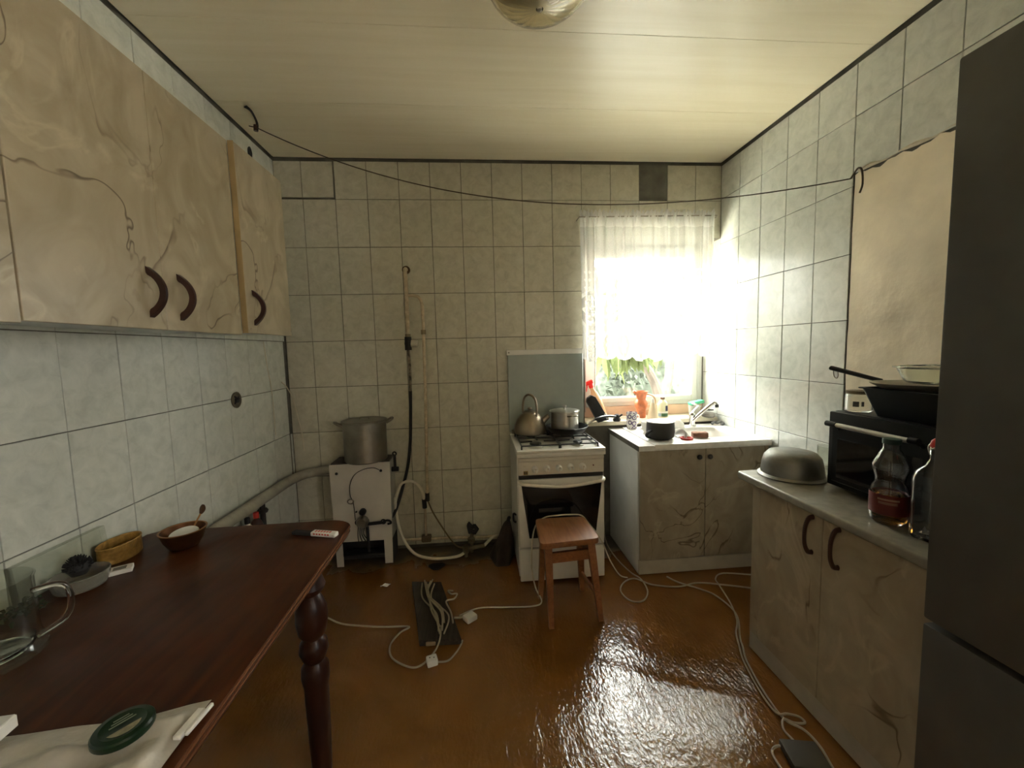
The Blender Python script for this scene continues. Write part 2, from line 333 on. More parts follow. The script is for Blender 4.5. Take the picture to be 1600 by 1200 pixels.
def tile_mesh(w, h, mat, t=TH):
    key = (round(w, 4), round(h, 4), mat.name)
    if key in tile_mesh.c: return tile_mesh.c[key]
    e = min(0.0015, w / 4, h / 4); a, b = w / 2, h / 2; V, F = [], []
    for (x, y, z) in ((a, b, 0), (a, b, t - e * 0.7), (a - e, b - e, t)):
        V += [(-x, -y, z), (x, -y, z), (x, y, z), (-x, y, z)]
    for L in (0, 4):
        for i in range(4): j = (i + 1) % 4; F.append((L + i, L + j, L + 4 + j, L + 4 + i))
    F.append((8, 9, 10, 11))
    me = bpy.data.meshes.new('tile'); me.from_pydata(V, [], F); me.materials.append(mat); tile_mesh.c[key] = me; return me
tile_mesh.c = {}
def lay(wall, org, U, N, us, zs, keep, gap=0.0034, edits={}, mat=TILE):
    """tiles on a wall: org + u*U + z*Z, facing N; keep(u0,u1,z0,z1) -> list of rects"""
    U, N, Z = Vector(U), Vector(N), Vector((0, 0, 1))
    for i in range(len(us) - 1):
        for j in range(len(zs) - 1):
            for (u0, u1, z0, z1) in keep(us[i], us[i + 1], zs[j], zs[j + 1]):
                d = edits.get((i, j), (0, 0, 0, 0, 0)); u0 += d[0]; u1 += d[1]; z0 += d[2]; z1 += d[3]
                w, h = u1 - u0 - gap, z1 - z0 - gap
                if w < 0.008 or h < 0.008: continue
                o = bpy.data.objects.new('tile', tile_mesh(w, h, mat)); COL.objects.link(o); o.parent = wall
                R = Matrix((U, Z, N)).transposed()
                if R.determinant() < 0: R = Matrix((-U, Z, N)).transposed()
                tilt = Euler((random.gauss(0, 0.0022), random.gauss(0, 0.0022), random.gauss(0, 0.0016))).to_matrix()
                p = Vector(org) + U * ((u0 + u1) / 2) + Z * ((z0 + z1) / 2) + N * (random.uniform(-0.0008, 0.0006) + d[4])
                o.matrix_local = Matrix.Translation(p) @ (R @ tilt).to_4x4()
def lines(a, b, first, step):
    k = math.ceil((a - first) / step + 0.2); L = [a]
    while first + k * step < b - 0.02: L.append(first + k * step); k += 1
    return L + [b]
TOP = H - 0.014
# back wall
xs = lines(0.0, W, 0.167, 0.2); zs = lines(0.02, TOP, 2.341 - 3.0, 0.3)
def keep_b(u0, u1, z0, z1):
    if 2.3 < (u0 + u1) / 2 < 2.57 and z0 > 2.3 and u0 > 2.36: return []          # the missing tile
    if u1 > WX0:
        if z0 >= WZ1 - 0.01: return [(u0, u1, z0, z1)]
        if z1 > WZ1: return [(u0, u1, WZ1, z1)] if u0 >= WX0 - 0.02 else [(u0, WX0, z0, WZ1), (u0, u1, WZ1, z1)]
        if u0 < WX0 - 0.03: return [(u0, WX0, z0, z1)]
        if z1 < WZ0: return [(u0, u1, z0, z1)] if u0 > 2.15 else []
        return []
    return [(u0, u1, z0, z1)]
ed = {(0, len(zs) - 2): (0, 0, 0.008, -0.004, 0.004), (1, len(zs) - 2): (0, -0.006, 0.008, -0.004, 0.004)}
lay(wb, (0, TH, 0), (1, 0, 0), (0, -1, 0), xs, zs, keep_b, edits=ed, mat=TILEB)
# left wall (u = y)
ys = lines(-3.45, 0.0, -1.441, 0.2); zs = lines(0.02, TOP, 1.145 - 3.0, 0.3)
nL = len(ys) - 2
rowz = {round(z, 3): j for j, z in enumerate(zs)}
def rj(z): return min(range(len(zs)), key=lambda j: abs(zs[j] - z))
ed = {(nL, rj(1.145)): (0, -0.06, 0, 0, 0), (nL, rj(1.445)): (0, -0.02, 0, 0, 0), (nL, rj(0.845)): (0, -0.055, 0.010, 0, 0), (nL, rj(0.545)): (0.022, 0, 0, -0.004, 0)}
lay(wl, (-TH, 0, 0), (0, 1, 0), (1, 0, 0), ys, zs, lambda *r: [r], edits=ed)
# right wall
ys = lines(-3.05, 0.2, -0.197, 0.2); zs = lines(0.02, TOP, 2.051 - 3.0, 0.3)
PT, PY = 2.105, -1.0
def keep_r(u0, u1, z0, z1):
    if u0 > -0.02: return [(u0, u1, z0, min(z1, 1.60))] if z0 < 1.59 else ([(u0 + 0, u1, max(z0, WZ1 + 0.6), z1)] if False else [])
    if u1 > PY + 0.05 and u0 > PY - 0.05: return [(u0, u1, z0, z1)]
    if z1 <= PT + 0.02: return []
    return [(u0, u1, max(z0, PT), z1)]
lay(wr, (W + TH, 0, 0), (0, 1, 0), (-1, 0, 0), ys, zs, keep_r)
# bare plaster patch, ragged and lumpy, recessed behind the tile faces
def plas(u, v):
    y = PY - 0.004 - u * 2.4; z = 0.02 + v * (PT - 0.03)
    d = 0.004 + 0.0022 * math.sin(y * 9 + 2 * math.sin(z * 5)) * math.sin(z * 7 + y * 3) + 0.0016 * math.sin(y * 31 + z * 17) * math.sin(z * 23 - y * 5)
    if v > 0.999: z += 0.006 * math.sin(y * 41) + 0.004 * math.sin(y * 97)
    return (W + TH - max(d, 0.001) - 0.0, y, z)
MB().grid(plas, 150, 120).build('plaster_patch', PLAS, wr)
rim = MB()
rim.tube([(W + 0.004, PY - 0.02 - 0.06 * i, PT + 0.004 + 0.005 * math.sin(i * 2.3)) for i in range(36)], lambda t: 0.006 + 0.004 * math.sin(t * 70), 6)
rim.build('plaster_edge', pm('chipped_mortar', (0.62, 0.56, 0.44), 0.9, var=0.2, bump=0.6), wr)
MB().grid(lambda u, v: (W + TH * 0.3 - 0.0008 * math.sin(v * 30 + u * 5), 0.004 + u * 0.195, 1.60 + v * 0.5), 8, 20).build('reveal_plaster', pm('yellowed_plaster', (0.68, 0.62, 0.45), 0.8, var=0.1, bump=0.2), wr)

# ---------------------------------------------------------------- window in its recess
FY = REC
win = thing('window_1', 'white framed window behind a lace curtain over the sink', 'window', (2.45, FY, 0.85), kind='structure')
PVC = pm('white_window_frame', (0.78, 0.78, 0.74), 0.35, var=0.04)
GX0, GX1, GZ0, GZ1 = 2.112, 2.868, 0.972, 2.012
def xframe(x0, x1, z0, z1, t, y0, y1, bev=0.006, tb=None, tr=None, tl=None):
    mb = MB(); tb = tb or t; tr = tr or t; tl = tl or t
    mb.box((x0, y0, z0), (x0 + tl, y1, z1), bev); mb.box((x1 - tr, y0, z0), (x1, y1, z1), bev)
    mb.box((x0 + tl, y0 + 0.0004, z0), (x1 - tr, y1, z0 + tb), bev); mb.box((x0 + tl, y0 + 0.0004, z1 - t), (x1 - tr, y1, z1), bev); return mb
xframe(WX0 + 0.004, W - 0.004, 0.905, WZ1 - 0.004, 0.045, FY, FY + 0.06).build('frame', PVC, win)
xframe(WX0 + 0.05, W - 0.05, 0.935, WZ1 - 0.05, 0.042, FY - 0.016, FY + 0.045, tl=GX0 - WX0 - 0.05 - 0.012, tr=0.045).build('sash', PVC, win)
xframe(GX0 - 0.013, GX1 + 0.013, GZ0 - 0.004, GZ1 + 0.012, 0.012, FY - 0.010, FY + 0.02, 0.002).build('gasket', pm('pale_gasket', (0.45, 0.45, 0.42), 0.6), win)
MB().box((GX0 - 0.01, FY + 0.012, GZ0 - 0.01), (GX1 + 0.01, FY + 0.016, GZ1 + 0.01)).build('pane', mat_pane(), win, smooth=False)
PEACH = pm('peach_paint', (0.72, 0.50, 0.36), 0.5, var=0.08)
MB().box((WX0 + 0.003, FY - 0.012, 0.832), (W - 0.006, FY + 0.05, 0.906), 0.003).build('apron_board', PEACH, win)
MB().box((WX0 + 0.001, 0.004, 0.905), (WX0 + 0.012, FY - 0.017, WZ1 - 0.002), 0.002).build('left_reveal', pm('pink_paint', (0.72, 0.55, 0.47), 0.6, var=0.08), win)
MB().box((WX0 + 0.002, -0.012, 0.803), (W - 0.003, FY + 0.06, 0.832), 0.004).build('sill', pm('yellowed_sill', (0.74, 0.68, 0.53), 0.4, var=0.1), win)

# ---------------------------------------------------------------- outside
gnd = S(MB().box((-30, -30, -0.5), (40, 45, -0.11)), 'ground', pm('garden_gravel', (0.55, 0.53, 0.46), 0.95, var=0.3, scale=3), 'garden ground outside the window', 'ground')
LEAF1 = mat_leaf('pale_green_leaf', (0.034, 0.044, 0.018), (0.075, 0.090, 0.038)); LEAF2 = mat_leaf('hedge_leaf', (0.018, 0.023, 0.018), (0.052, 0.060, 0.046))
BARK = pm('pale_bark', (0.032, 0.024, 0.018), 0.9, var=0.3, bump=0.4)
hd = MB()
def leafgeo(L, wd, bend=0.2):
    n = 5; V, F = [], []
    for i in range(n + 1):
        t = i / n; q = wd * math.sin(PI * min(1, t * 0.96 + 0.03)) ** 0.8; z = -bend * L * t * t
        V += [(L * t, -q, z + 0.15 * q), (L * t, 0, z), (L * t, q, z + 0.15 * q)]
    for i in range(n):
        a = 3 * i; F += [(a, a + 3, a + 4, a + 1), (a + 1, a + 4, a + 5, a + 2)]
    return V, F
def leaf_cloud(name, mat, pts, size, label, cat, parent=None):
    V, F = [], []; lv = [(0, 0, 0), (0.5, -0.28, 0.06), (1, 0, -0.1), (0.5, 0.28, 0.06)]
    for p in pts:
        R = Euler((random.uniform(-0.8, 0.8), random.uniform(-0.4, 1.3), random.uniform(0, 2 * PI))).to_matrix(); s = size * random.uniform(0.6, 1.3); b = len(V)
        V += [tuple(Vector(p) + R @ (Vector(v) * s)) for v in lv]; F += [(b, b + 1, b + 2), (b, b + 2, b + 3)]
    me = bpy.data.meshes.new(name); me.from_pydata(V, [], F); me.materials.append(mat); o = bpy.data.objects.new(name, me); COL.objects.link(o)
    if parent: o.parent = parent
    return tag(o, label, cat, kind='stuff')
hp = []
for _ in range(9000):
    x = random.uniform(-3, 8.5); y = 3.6 + random.uniform(0, 1.0) + 0.3 * math.sin(x * 3); top = 1.95 + 0.25 * math.sin(x * 1.7 + 1) + 0.2 * math.sin(x * 5)
    hp.append((x, y, random.uniform(-0.25, 1) * top if random.random() < .8 else top * random.random()))
hedge = thing('hedge', 'dense dark green hedge in the garden outside the window', 'hedge', (2.7, 4.1, -0.11))
def hcore(u, v):
    x = -3.2 + 12 * u; a = PI * v; top = 1.75 + 0.22 * math.sin(x * 1.7 + 1) + 0.1 * math.sin(x * 5)
    return (x, 4.15 - 0.5 * math.copysign(abs(math.cos(a)) ** 0.4, math.cos(a)) + 0.06 * math.sin(x * 9 + v * 20), -0.15 + (top + 0.15) * abs(math.sin(a)) ** 0.5)
MB().grid(hcore, 120, 24).build('core', pm('shaded_hedge', (0.032, 0.040, 0.030), 0.95, var=0.6, scale=14), hedge)
hl = leaf_cloud('leaves', LEAF2, hp, 0.15, None, None, hedge)
for v in hl.data.vertices: v.co -= hedge.location
tree = thing('tree', 'leafy tree with a pale forked trunk outside the window', 'tree', (3.6, 1.9, -0.3))
tr = MB()
tr.tube([(3.42, 1.9, -0.35), (3.45, 1.9, 0.3), (3.42, 1.88, 0.75)], lambda t: 0.09 - 0.015 * t, 10, 4)
tr.build('trunk', BARK, tree)
MB().tube([(3.42, 1.88, 0.62), (3.30, 1.85, 0.95), (3.12, 1.8, 1.18), (2.75, 1.75, 1.42), (2.3, 1.8, 1.75), (1.9, 1.9, 2.2)], lambda t: 0.06 - 0.035 * t, 9, 5).build('branch', BARK, tree)
MB().tube([(3.42, 1.88, 0.65), (3.52, 1.9, 1.0), (3.55, 1.95, 1.5), (3.4, 2.0, 2.1), (3.2, 2.0, 2.8)], lambda t: 0.06 - 0.035 * t, 9, 5).build('branch', BARK, tree)
MB().tube([(2.75, 1.75, 1.42), (2.6, 1.6, 1.75), (2.5, 1.5, 2.2)], lambda t: 0.04 - 0.02 * t, 8, 4).build('branch', BARK, tree)
lms = []
for i in range(4):
    V, F = leafgeo(0.20 + 0.03 * i, 0.024 + 0.003 * i, 0.1 + 0.12 * i); me = bpy.data.meshes.new('leaf'); me.from_pydata(V, [], F); me.materials.append(LEAF1); me.shade_smooth(); lms.append(me)
for i in range(290):
    o = bpy.data.objects.new('leaf', lms[i % 4]); COL.objects.link(o); o.parent = tree
    cl = random.random()
    if cl < 0.35:   # clusters hanging low, seen below the curtain hem
        cx, cyy, cz = random.choice([(2.62, 1.35, 1.33), (2.95, 1.45, 1.36), (2.35, 1.35, 1.42), (3.15, 1.5, 1.42), (2.8, 1.4, 1.48)])
        p = (cx + random.gauss(0, 0.10), cyy + random.gauss(0, 0.1), cz + random.gauss(0, 0.06)); rot = (random.gauss(0, 0.4), random.uniform(0.6, 1.4), random.uniform(0, 2 * PI))
    else:
        p = (random.uniform(1.9, 3.9), random.uniform(2.3, 3.0), random.uniform(1.4, 2.1)); rot = (random.gauss(0, 0.5), random.uniform(-0.2, 1.3), random.uniform(0, 2 * PI))
    o.location = Vector(p) - tree.location; o.rotation_euler = rot
cp = [(random.uniform(1.4, 4.3), random.uniform(2.5, 3.1), random.uniform(1.4, 2.3)) for _ in range(500)]
fo = leaf_cloud('foliage', LEAF1, cp, 0.14, None, None, tree)
for v in fo.data.vertices: v.co -= tree.location

# ---------------------------------------------------------------- lace curtain
CW, CT, CB = 1.42, 2.245, 1.285
def weave(u, v):     # u in metres along the cloth, v metres above hem
    d = 0.62 + 0.04 * math.sin(u * 900)
    if v < 0.40: d = 0.74
    if v < 0.17: d = 0.80
    for vc, rad, per, off in ((0.095, 0.075, 0.178, 0.0), (0.33, 0.10, 0.178 * 1.5, 0.07)):
        cu = ((u + off) / per) % 1.0 - 0.5; du = cu * per; dv = (v - vc)
        r = math.hypot(du, dv * 0.8); a = math.atan2(dv, du)
        if r < rad:
            fl = rad * (0.52 + 0.10 * math.cos(6 * a)); 
            d = 0.94 if r < fl else 0.42
            if abs(r - fl * 0.55) < 0.006 or r < 0.008: d = 0.45
            if r > rad * 0.82: d = 0.95
    # little scattered diamonds
    if 0.16 < v < 0.24 or 0.46 < v < 0.60:
        a, b = (u / 0.06) % 1 - .5, (v / 0.05) % 1 - .5
        if abs(a) + abs(b) < 0.24: d = 0.9
    if v < 0.014 + 0.008 * abs(math.sin(u * PI / 0.089)): d = 0.97
    if v > 0.86: d = 0.75
    if 0.80 < v < 0.86: d = 0.6
    return d
NU, NV = 460, 330
vz = np.linspace(0, 1, NV); uu = np.linspace(0, 1, NU)
verts, wv = [], []
for i in range(NU):
    u = uu[i]; ph = u * 2 * PI
    for j in range(NV):
        t = vz[j]; hgt = CT - CB; z0 = CB - 0.030 * abs(math.sin(u * CW * PI / 0.178)) ** 0.7 + 0.012 * math.sin(ph * 1.3) + 0.008 * u
        z = z0 + (CT - z0) * t
        ru = max(0.0, (t - 0.90) / 0.10)
        if t > 0.97: z += 0.010 * math.sin(ph * 37) * (t - 0.97) / 0.03
        x = 1.932 + 0.925 * u + 0.012 * (1 - t) * (u - 0.5) * -2
        x += 0.010 * math.sin(ph * 14) * (1 - ru)
        amp = 0.020 * (1 - 0.45 * t)
        y = -0.088 + amp * math.sin(ph * 11 + 1.2 * math.sin(ph * 3)) + 0.006 * math.sin(ph * 29 + 2) + ru * 0.007 * math.sin(ph * 61)
        verts.append((x, y, z)); wv.append(weave(u * CW, t * hgt))
idx = np.arange(NU * NV).reshape(NU, NV)
ff = np.stack([idx[:-1, :-1], idx[1:, :-1], idx[1:, 1:], idx[:-1, 1:]], -1).reshape(-1, 4)
cur = thing('curtain', 'short white lace curtain with a scalloped hem over the window', 'curtain', (2.4, -0.05, CB))
cm = bpy.data.meshes.new('lace'); cm.from_pydata([(a - 2.4, b + 0.05, c - CB) for a, b, c in verts], [], ff.tolist())
at = cm.attributes.new('weave', 'FLOAT', 'POINT'); at.data.foreach_set('value', np.array(wv, dtype=np.float32))
cm.materials.append(mat_lace()); cm.shade_smooth()
co = bpy.data.objects.new('lace', cm); COL.objects.link(co); co.parent = cur
mb = MB(); mb.tube([(1.925, -0.088, 2.205), (2.87, -0.088, 2.217)], 0.004, 8)
for x in (1.93, 2.865): mb.tube([(x, -0.088, 2.207), (x, 0.001, 2.207)], 0.003, 6)
mb.build('rod', STEELD, cur)

# ---------------------------------------------------------------- upper cabinets on the left wall
def bow_handle(name, parent, y, z0, z1, x, mat=DARKBR, d=0.046):
    pts = []
    n = 24
    mb = MB(); bm = mb.bm; h = (z1 - z0) / 2; zc = (z0 + z1) / 2; w = 0.008
    out, inn = [], []
    for i in range(n + 1):
        a = -1 + 2 * i / n
        out.append((d * (1 - a * a) ** 0.95 + 0.001, zc + a * h)); inn.append(((d - 0.016) * max(0.0, 1 - (a / 0.68) ** 2) ** 0.7 if abs(a) < 0.68 else 0.0, zc + a * h))
    vs_ = [[bm.verts.new((x + o[0], y + s * w * (0.55 + 0.45 * abs(-1 + 2 * i / n)), o[1])) for i, o in enumerate(out)] for s in (-1, 1)]
    vi_ = [[bm.verts.new((x + o[0], y + s * w * (0.55 + 0.45 * abs(-1 + 2 * i / n)), o[1])) for i, o in enumerate(inn)] for s in (-1, 1)]
    for i in range(n):
        bm.faces.new((vs_[0][i], vs_[0][i + 1], vs_[1][i + 1], vs_[1][i])); bm.faces.new((vi_[0][i], vi_[1][i], vi_[1][i + 1], vi_[0][i + 1]))
        for k in (0, 1): bm.faces.new((vs_[k][i], vi_[k][i], vi_[k][i + 1], vs_[k][i + 1]))
    bmesh.ops.recalc_face_normals(bm, faces=bm.faces[:])
    return mb.build(name, mat, parent)
CARC = pm('raw_chipboard_edge', (0.42, 0.34, 0.22), 0.8, var=0.2, scale=60)
def upper(label, y0, y1, zb, zt, xf, doors, handles):
    t = thing('wall_cabinet', label, 'cabinet', (0.004, (y0 + y1) / 2, zb))
    mb = MB(); mb.box((0.004, y0, zb + 0.012), (xf - 0.019, y0 + 0.016, zt)); mb.box((0.004, y1 - 0.016, zb + 0.012), (xf - 0.019, y1, zt))
    mb.box((0.004, y0 + 0.0165, zt - 0.016), (xf - 0.020, y1 - 0.0165, zt - 0.0005)); mb.box((0.004, y0 + 0.0165, zb + 0.0125), (xf - 0.020, y1 - 0.0165, zb + 0.028))
    mb.box((0.004, y0 + 0.0165, zb + 0.0285), (0.010, y1 - 0.0165, zt - 0.0165)); mb.build('carcass', MELAM, t, smooth=False)
    for k, (a, b) in enumerate(doors):
        d = MB().box((xf - 0.018, a + 0.0012, zb), (xf, b - 0.0012, zt), 0.0012).build('door', MARB, t, smooth=False)
        if handles[k]: bow_handle('handle', d, handles[k], zb + 0.033, zb + 0.178, xf)
    return t
upper('beige marbled wall cabinet at the left edge, no handle seen', -2.63, -1.8235, 1.439, 2.186, 0.30, [(-2.63, -2.227), (-2.227, -1.8235)], [0, 0])
upper('beige marbled double wall cabinet with two dark bow handles', -1.8215, -1.0335, 1.444, 2.190, 0.30, [(-1.8215, -1.4275), (-1.4275, -1.0335)], [-1.483, -1.363])
cc = upper('narrow marbled wall cabinet nearest the corner, hung slightly lower front', -1.008, -0.632, 1.452, 2.196, 0.315, [(-1.019, -0.632)], [-0.962])
MB().box((0.294, -1.0205, 1.4515), (0.3155, -1.0186, 2.1965)).build('edge_strip', pm('yellow_edge_strip', (0.40, 0.29, 0.14), 0.6), cc, smooth=False)

# ---------------------------------------------------------------- small things on the walls and ceiling
sk = thing('socket_box', 'round dark open socket box in the left wall tiles', 'socket', (0.0, -0.593, 1.137))
mb = MB(); mb.lathe([(0.040, 0), (0.042, 0.006), (0.036, 0.008), (0.032, 0.002), (0, 0.002)], n=24, M=Matrix.Translation((0.0, -0.593, 1.137)) @ Matrix.Rotation(PI / 2, 4, 'Y')); mb.build('ring', pm('grimy_socket', (0.13, 0.11, 0.07), 0.6, var=0.4), sk)
mb = MB(); mb.lathe([(0.014, 0.003), (0.014, 0.012), (0, 0.012)], n=12, M=Matrix.Translation((0.0, -0.593, 1.137)) @ Matrix.Rotation(PI / 2, 4, 'Y'))
for a in (0.6, 2.2, 4.0): mb.tube([(0.004, -0.593 + 0.025 * math.cos(a), 1.137 + 0.025 * math.sin(a)), (0.013, -0.593 + 0.008 * math.cos(a), 1.137 + 0.006)], 0.004, 6)
mb.build('terminal', BLACKM, sk)
ph = MB().lathe([(0.020, 0), (0.022, 0.005), (0.014, 0.007), (0.012, 0.002), (0, 0.002)], n=20, M=Matrix.Translation((0.0, -0.27, 2.495)) @ Matrix.Rotation(PI / 2, 4, 'Y') @ Matrix.Diagonal((1.5, 1, 1, 1))).build('wall_plug', BLACKM)
tag(ph, 'small dark oval plug high on the left wall by the corner', 'plug')
hk = thing('ceiling_hook', 'dark strap hook hanging from the ceiling near the left corner', 'hook', (0.146, -0.5, H))
MB().tube([(0.135, -0.545, H - 0.002), (0.150, -0.52, H - 0.012), (0.158, -0.49, H - 0.05), (0.150, -0.485, H - 0.085)], lambda t: 0.013 - 0.006 * math.sin(t * PI), 8, 4, flat=0.45).build('strap', BLACKM, hk)
MB().tube([(0.150, -0.487, H - 0.060), (0.148, -0.486, H - 0.088)], 0.011, 10).build('knot', DARKBR, hk)
P0, P1 = Vector((0.152, -0.488, H - 0.072)), Vector((W - 0.004, -0.99, 2.088))
pts = []
for i in range(41):
    t = i / 40; p = P0.lerp(P1, t); p.z -= 0.235 * 4 * t * (1 - t) * (1 - 0.25 * (t - .5)); pts.append(p)
ln = MB().tube([(0.118, -0.49, H - 0.066)] + pts, 0.0026, 6).tube([pts[-1], (W - 0.012, -1.03, 2.115), (W - 0.014, -1.052, 2.10), (W - 0.013, -1.058, 2.04), (W - 0.012, -1.045, 2.005)], 0.004, 6, 4).build('clothes_line', pm('rusty_wire', (0.07, 0.05, 0.03), 0.6))
tag(ln, 'dark thin clothes line sagging across the room below the ceiling', 'wire')
lp = thing('ceiling_lamp', 'ribbed glass dome lamp on the ceiling', 'lamp', (1.475, -1.357, H))
LC = (1.475, -1.357, H)
prof = [(0.172, -0.012), (0.176, -0.03)] + [(0.176 * math.cos(a), -0.03 - 0.105 * math.sin(a)) for a in [i * PI / 2 / 14 for i in range(1, 14)]] + [(0.012, -0.135)]
inner = [(max(r - 0.004, 0.002), z + 0.004) for r, z in reversed(prof)]
MB().lathe(prof + inner + [prof[0]], LC, 96, ripple=lambda a, r, z: 0.05 * math.cos(24 * a) * max(0, 1 - r / 0.135)).build('shade', glass('amber_lamp_glass', (0.93, 0.89, 0.76), 0.02), lp)
MB().lathe([(0.0, -0.130), (0.006, -0.1355), (0.008, -0.138), (0.004, -0.141), (0, -0.1415)], LC, 20).build('finial', STEELD, lp)
MB().lathe([(0, 0), (0.182, 0), (0.182, -0.012), (0.165, -0.016), (0.05, -0.016), (0, -0.016)], LC, 48).build('base_plate', pm('cream_lamp_base', (0.5, 0.44, 0.32), 0.4), lp)
MB().lathe([(0.0, -0.10), (0.02, -0.098), (0.03, -0.08), (0.024, -0.055), (0.014, -0.04), (0.014, -0.016)], (1.52, -1.357, H), 20).build('bulb', pm('milky_bulb', (0.85, 0.83, 0.78), 0.25), lp)
# white lead hanging in the left corner
wc = MB().tube([(0.006, -0.29, 1.44), (0.006, -0.27, 1.30), (0.006, -0.24, 1.15), (0.006, -0.235, 0.95), (0.006, -0.235, 0.88)], 0.0022, 6, 6).build('wall_lead', pm('clean_white_cable', (0.62, 0.56, 0.44), 0.5)); tag(wc, 'thin pale lead running down the left wall tiles under the cabinet', 'cable')
wc = MB().tube([(0.01, -0.12, 1.19), (0.012, -0.07, 1.16), (0.03, -0.03, 1.08), (0.045, -0.02, 0.97), (0.062, -0.01, 0.85), (0.07, -0.008, 0.72)], 0.0035, 6, 6).build('corner_cable', pm('clean_white_cable', (0.62, 0.56, 0.44), 0.5)); tag(wc, 'loose white cable drooping in the left corner above the grey pipe', 'cable')

# ---------------------------------------------------------------- heating pipe, boiler, stockpot
PIPEM = pm('grey_pipe_lagging', (0.34, 0.32, 0.26), 0.75, var=0.2, bump=0.2)
pp = thing('lagged_pipe', 'thick grey lagged pipe running along the wall to the boiler', 'pipe', (0.06, -0.6, 0.58))
MB().tube([(0.055, -2.2, 0.612), (0.055, -1.2, 0.596), (0.056, -0.5, 0.590), (0.060, -0.25, 0.588), (0.085, -0.10, 0.584), (0.14, -0.065, 0.588), (0.22, -0.075, 0.602), (0.31, -0.09, 0.612)], 0.030, 14, 6).build('pipe', PIPEM, pp)
mb = MB(); mb.cyl((0.056, -0.535, 0.57), (0.056, -0.535, 0.30), 0.014, n=12); mb.lathe([(0.0, 0), (0.024, 0.002), (0.028, 0.012), (0.022, 0.022), (0, 0.024)], (0.056, -0.535, 0.515), 12); mb.build('branch_valve', BLACKM, pp)
MB().cyl((0.27, -0.085, 0.607), (0.335, -0.092, 0.614), 0.036, n=14).build('collar', BLACKM, pp)
RED = pm('red_plastic', (0.55, 0.03, 0.02), 0.35, var=0.1)
def small_bottle(name, label, cat, c, r, h, mat, capm, group=None):
    t = thing(name, label, cat, c, group)
    MB().lathe([(0, 0), (r * 0.92, 0), (r, 0.006), (r, h * 0.62), (r * 0.75, h * 0.74), (r * 0.36, h * 0.82), (r * 0.36, h * 0.86), (0, h * 0.86)], c, 20).build('body', mat, t)
    MB().lathe([(0, h * 0.84), (r * 0.45, h * 0.84), (r * 0.45, h * 0.985), (r * 0.38, h), (0, h)], c, 16).build('cap', capm, t); return t
sh = thing('wall_shelf_board', 'dark low board behind the table below the grey pipe', 'board', (0.1, -0.68, 0.36))
MB().box((0.003, -0.95, 0.36), (0.16, -0.50, 0.378), 0.002).build('plank', mat_wood('dark_board', (0.05, 0.03, 0.02), (0.10, 0.06, 0.035), 0.6), sh)
for yy in (-0.92, -0.52): MB().box((0.003, yy - 0.012, 0.25), (0.03, yy + 0.012, 0.36), 0.002).build('bracket', BLACKM, sh)
small_bottle('bottle', 'white bottle on the low board under the grey pipe', 'bottle', (0.075, -0.715, 0.378), 0.028, 0.185, WHITEP, BLACKM)
small_bottle('bottle', 'dark bottle with a red cap under the grey pipe', 'bottle', (0.075, -0.635, 0.378), 0.030, 0.18, DARKBR, RED)
small_bottle('bottle', 'dark bottle leftmost under the grey pipe', 'bottle', (0.08, -0.79, 0.378), 0.028, 0.175, BLACKM, BLACKM)

bo = thing('gas_boiler', 'white floor gas boiler with an open black burner slot', 'boiler', (0.48, -0.2, 0))
BW = pm('grimy_white_enamel', (0.58, 0.54, 0.47), 0.45, var=0.10, scale=6)
Mb = Matrix(((1, 0, -0.0, 0), (0, 1, 0, 0), (0, 0, 1, 0), (0, 0, 0, 1)))
# front panel with a slot cut in its foot, slightly askew
def fp(x, z): return (x, z)
poly = [(0.303, 0.004), (0.345, 0.004), (0.345, 0.166), (0.603, 0.166), (0.603, 0.010), (0.652, 0.010), (0.664, 0.672), (0.292, 0.668)]
Mxz = Matrix(((1, 0, 0, 0), (0, 0, -1, 0), (0, 1, 0, 0), (0, 0, 0, 1)))      # (x,y,z)->(x,-z,y)
MB().prism(poly, 0.200, 0.204, M=Mxz).build('front_panel', BW, bo, smooth=False)
MB().box((0.298, -0.199, 0.17), (0.656, -0.03, 0.664), 0.003).build('casing', pm('boiler_casing', (0.33, 0.31, 0.27), 0.5), bo)
mb = MB(); mb.box((0.305, -0.19, 0.002), (0.312, -0.03, 0.168)); mb.box((0.642, -0.19, 0.002), (0.650, -0.03, 0.168)); mb.box((0.313, -0.04, 0.002), (0.641, -0.03, 0.168)); mb.build('fire_box', BLACKM, bo, smooth=False)
MB().box((0.33, -0.17, 0.03), (0.62, -0.08, 0.06), 0.006).build('burner', BLACKM, bo)
for x, z in ((0.335, 0.612), (0.606, 0.618)):
    MB().lathe([(0, 0), (0.009, 0), (0.007, 0.006), (0, 0.007)], n=12, M=Matrix.Translation((x, -0.204, z)) @ Matrix.Rotation(PI / 2, 4, 'X')).build('screw', BLACKM, bo)
gv = MB(); gv.lathe([(0, 0), (0.036, 0), (0.036, 0.03), (0.028, 0.045), (0, 0.045)], n=20, M=Matrix.Translation((0.480, -0.205, 0.30)) @ Matrix.Rotation(PI / 2, 4, 'X'))
gv.box((0.448, -0.236, 0.268), (0.52, -0.205, 0.315), 0.006); gv.build('gas_valve', STEELD, bo)
MB().lathe([(0, 0), (0.021, 0), (0.021, 0.022), (0.015, 0.03), (0, 0.03)], n=20, M=Matrix.Translation((0.484, -0.205, 0.362)) @ Matrix.Rotation(PI / 2, 4, 'X')).build('dial', BLACK, bo)
MB().lathe([(0, 0), (0.018, 0), (0.018, 0.012), (0, 0.013)], n=16, M=Matrix.Translation((0.452, -0.212, 0.297)) @ Matrix.Rotation(PI / 2, 4, 'X')).build('button', BLACK, bo)
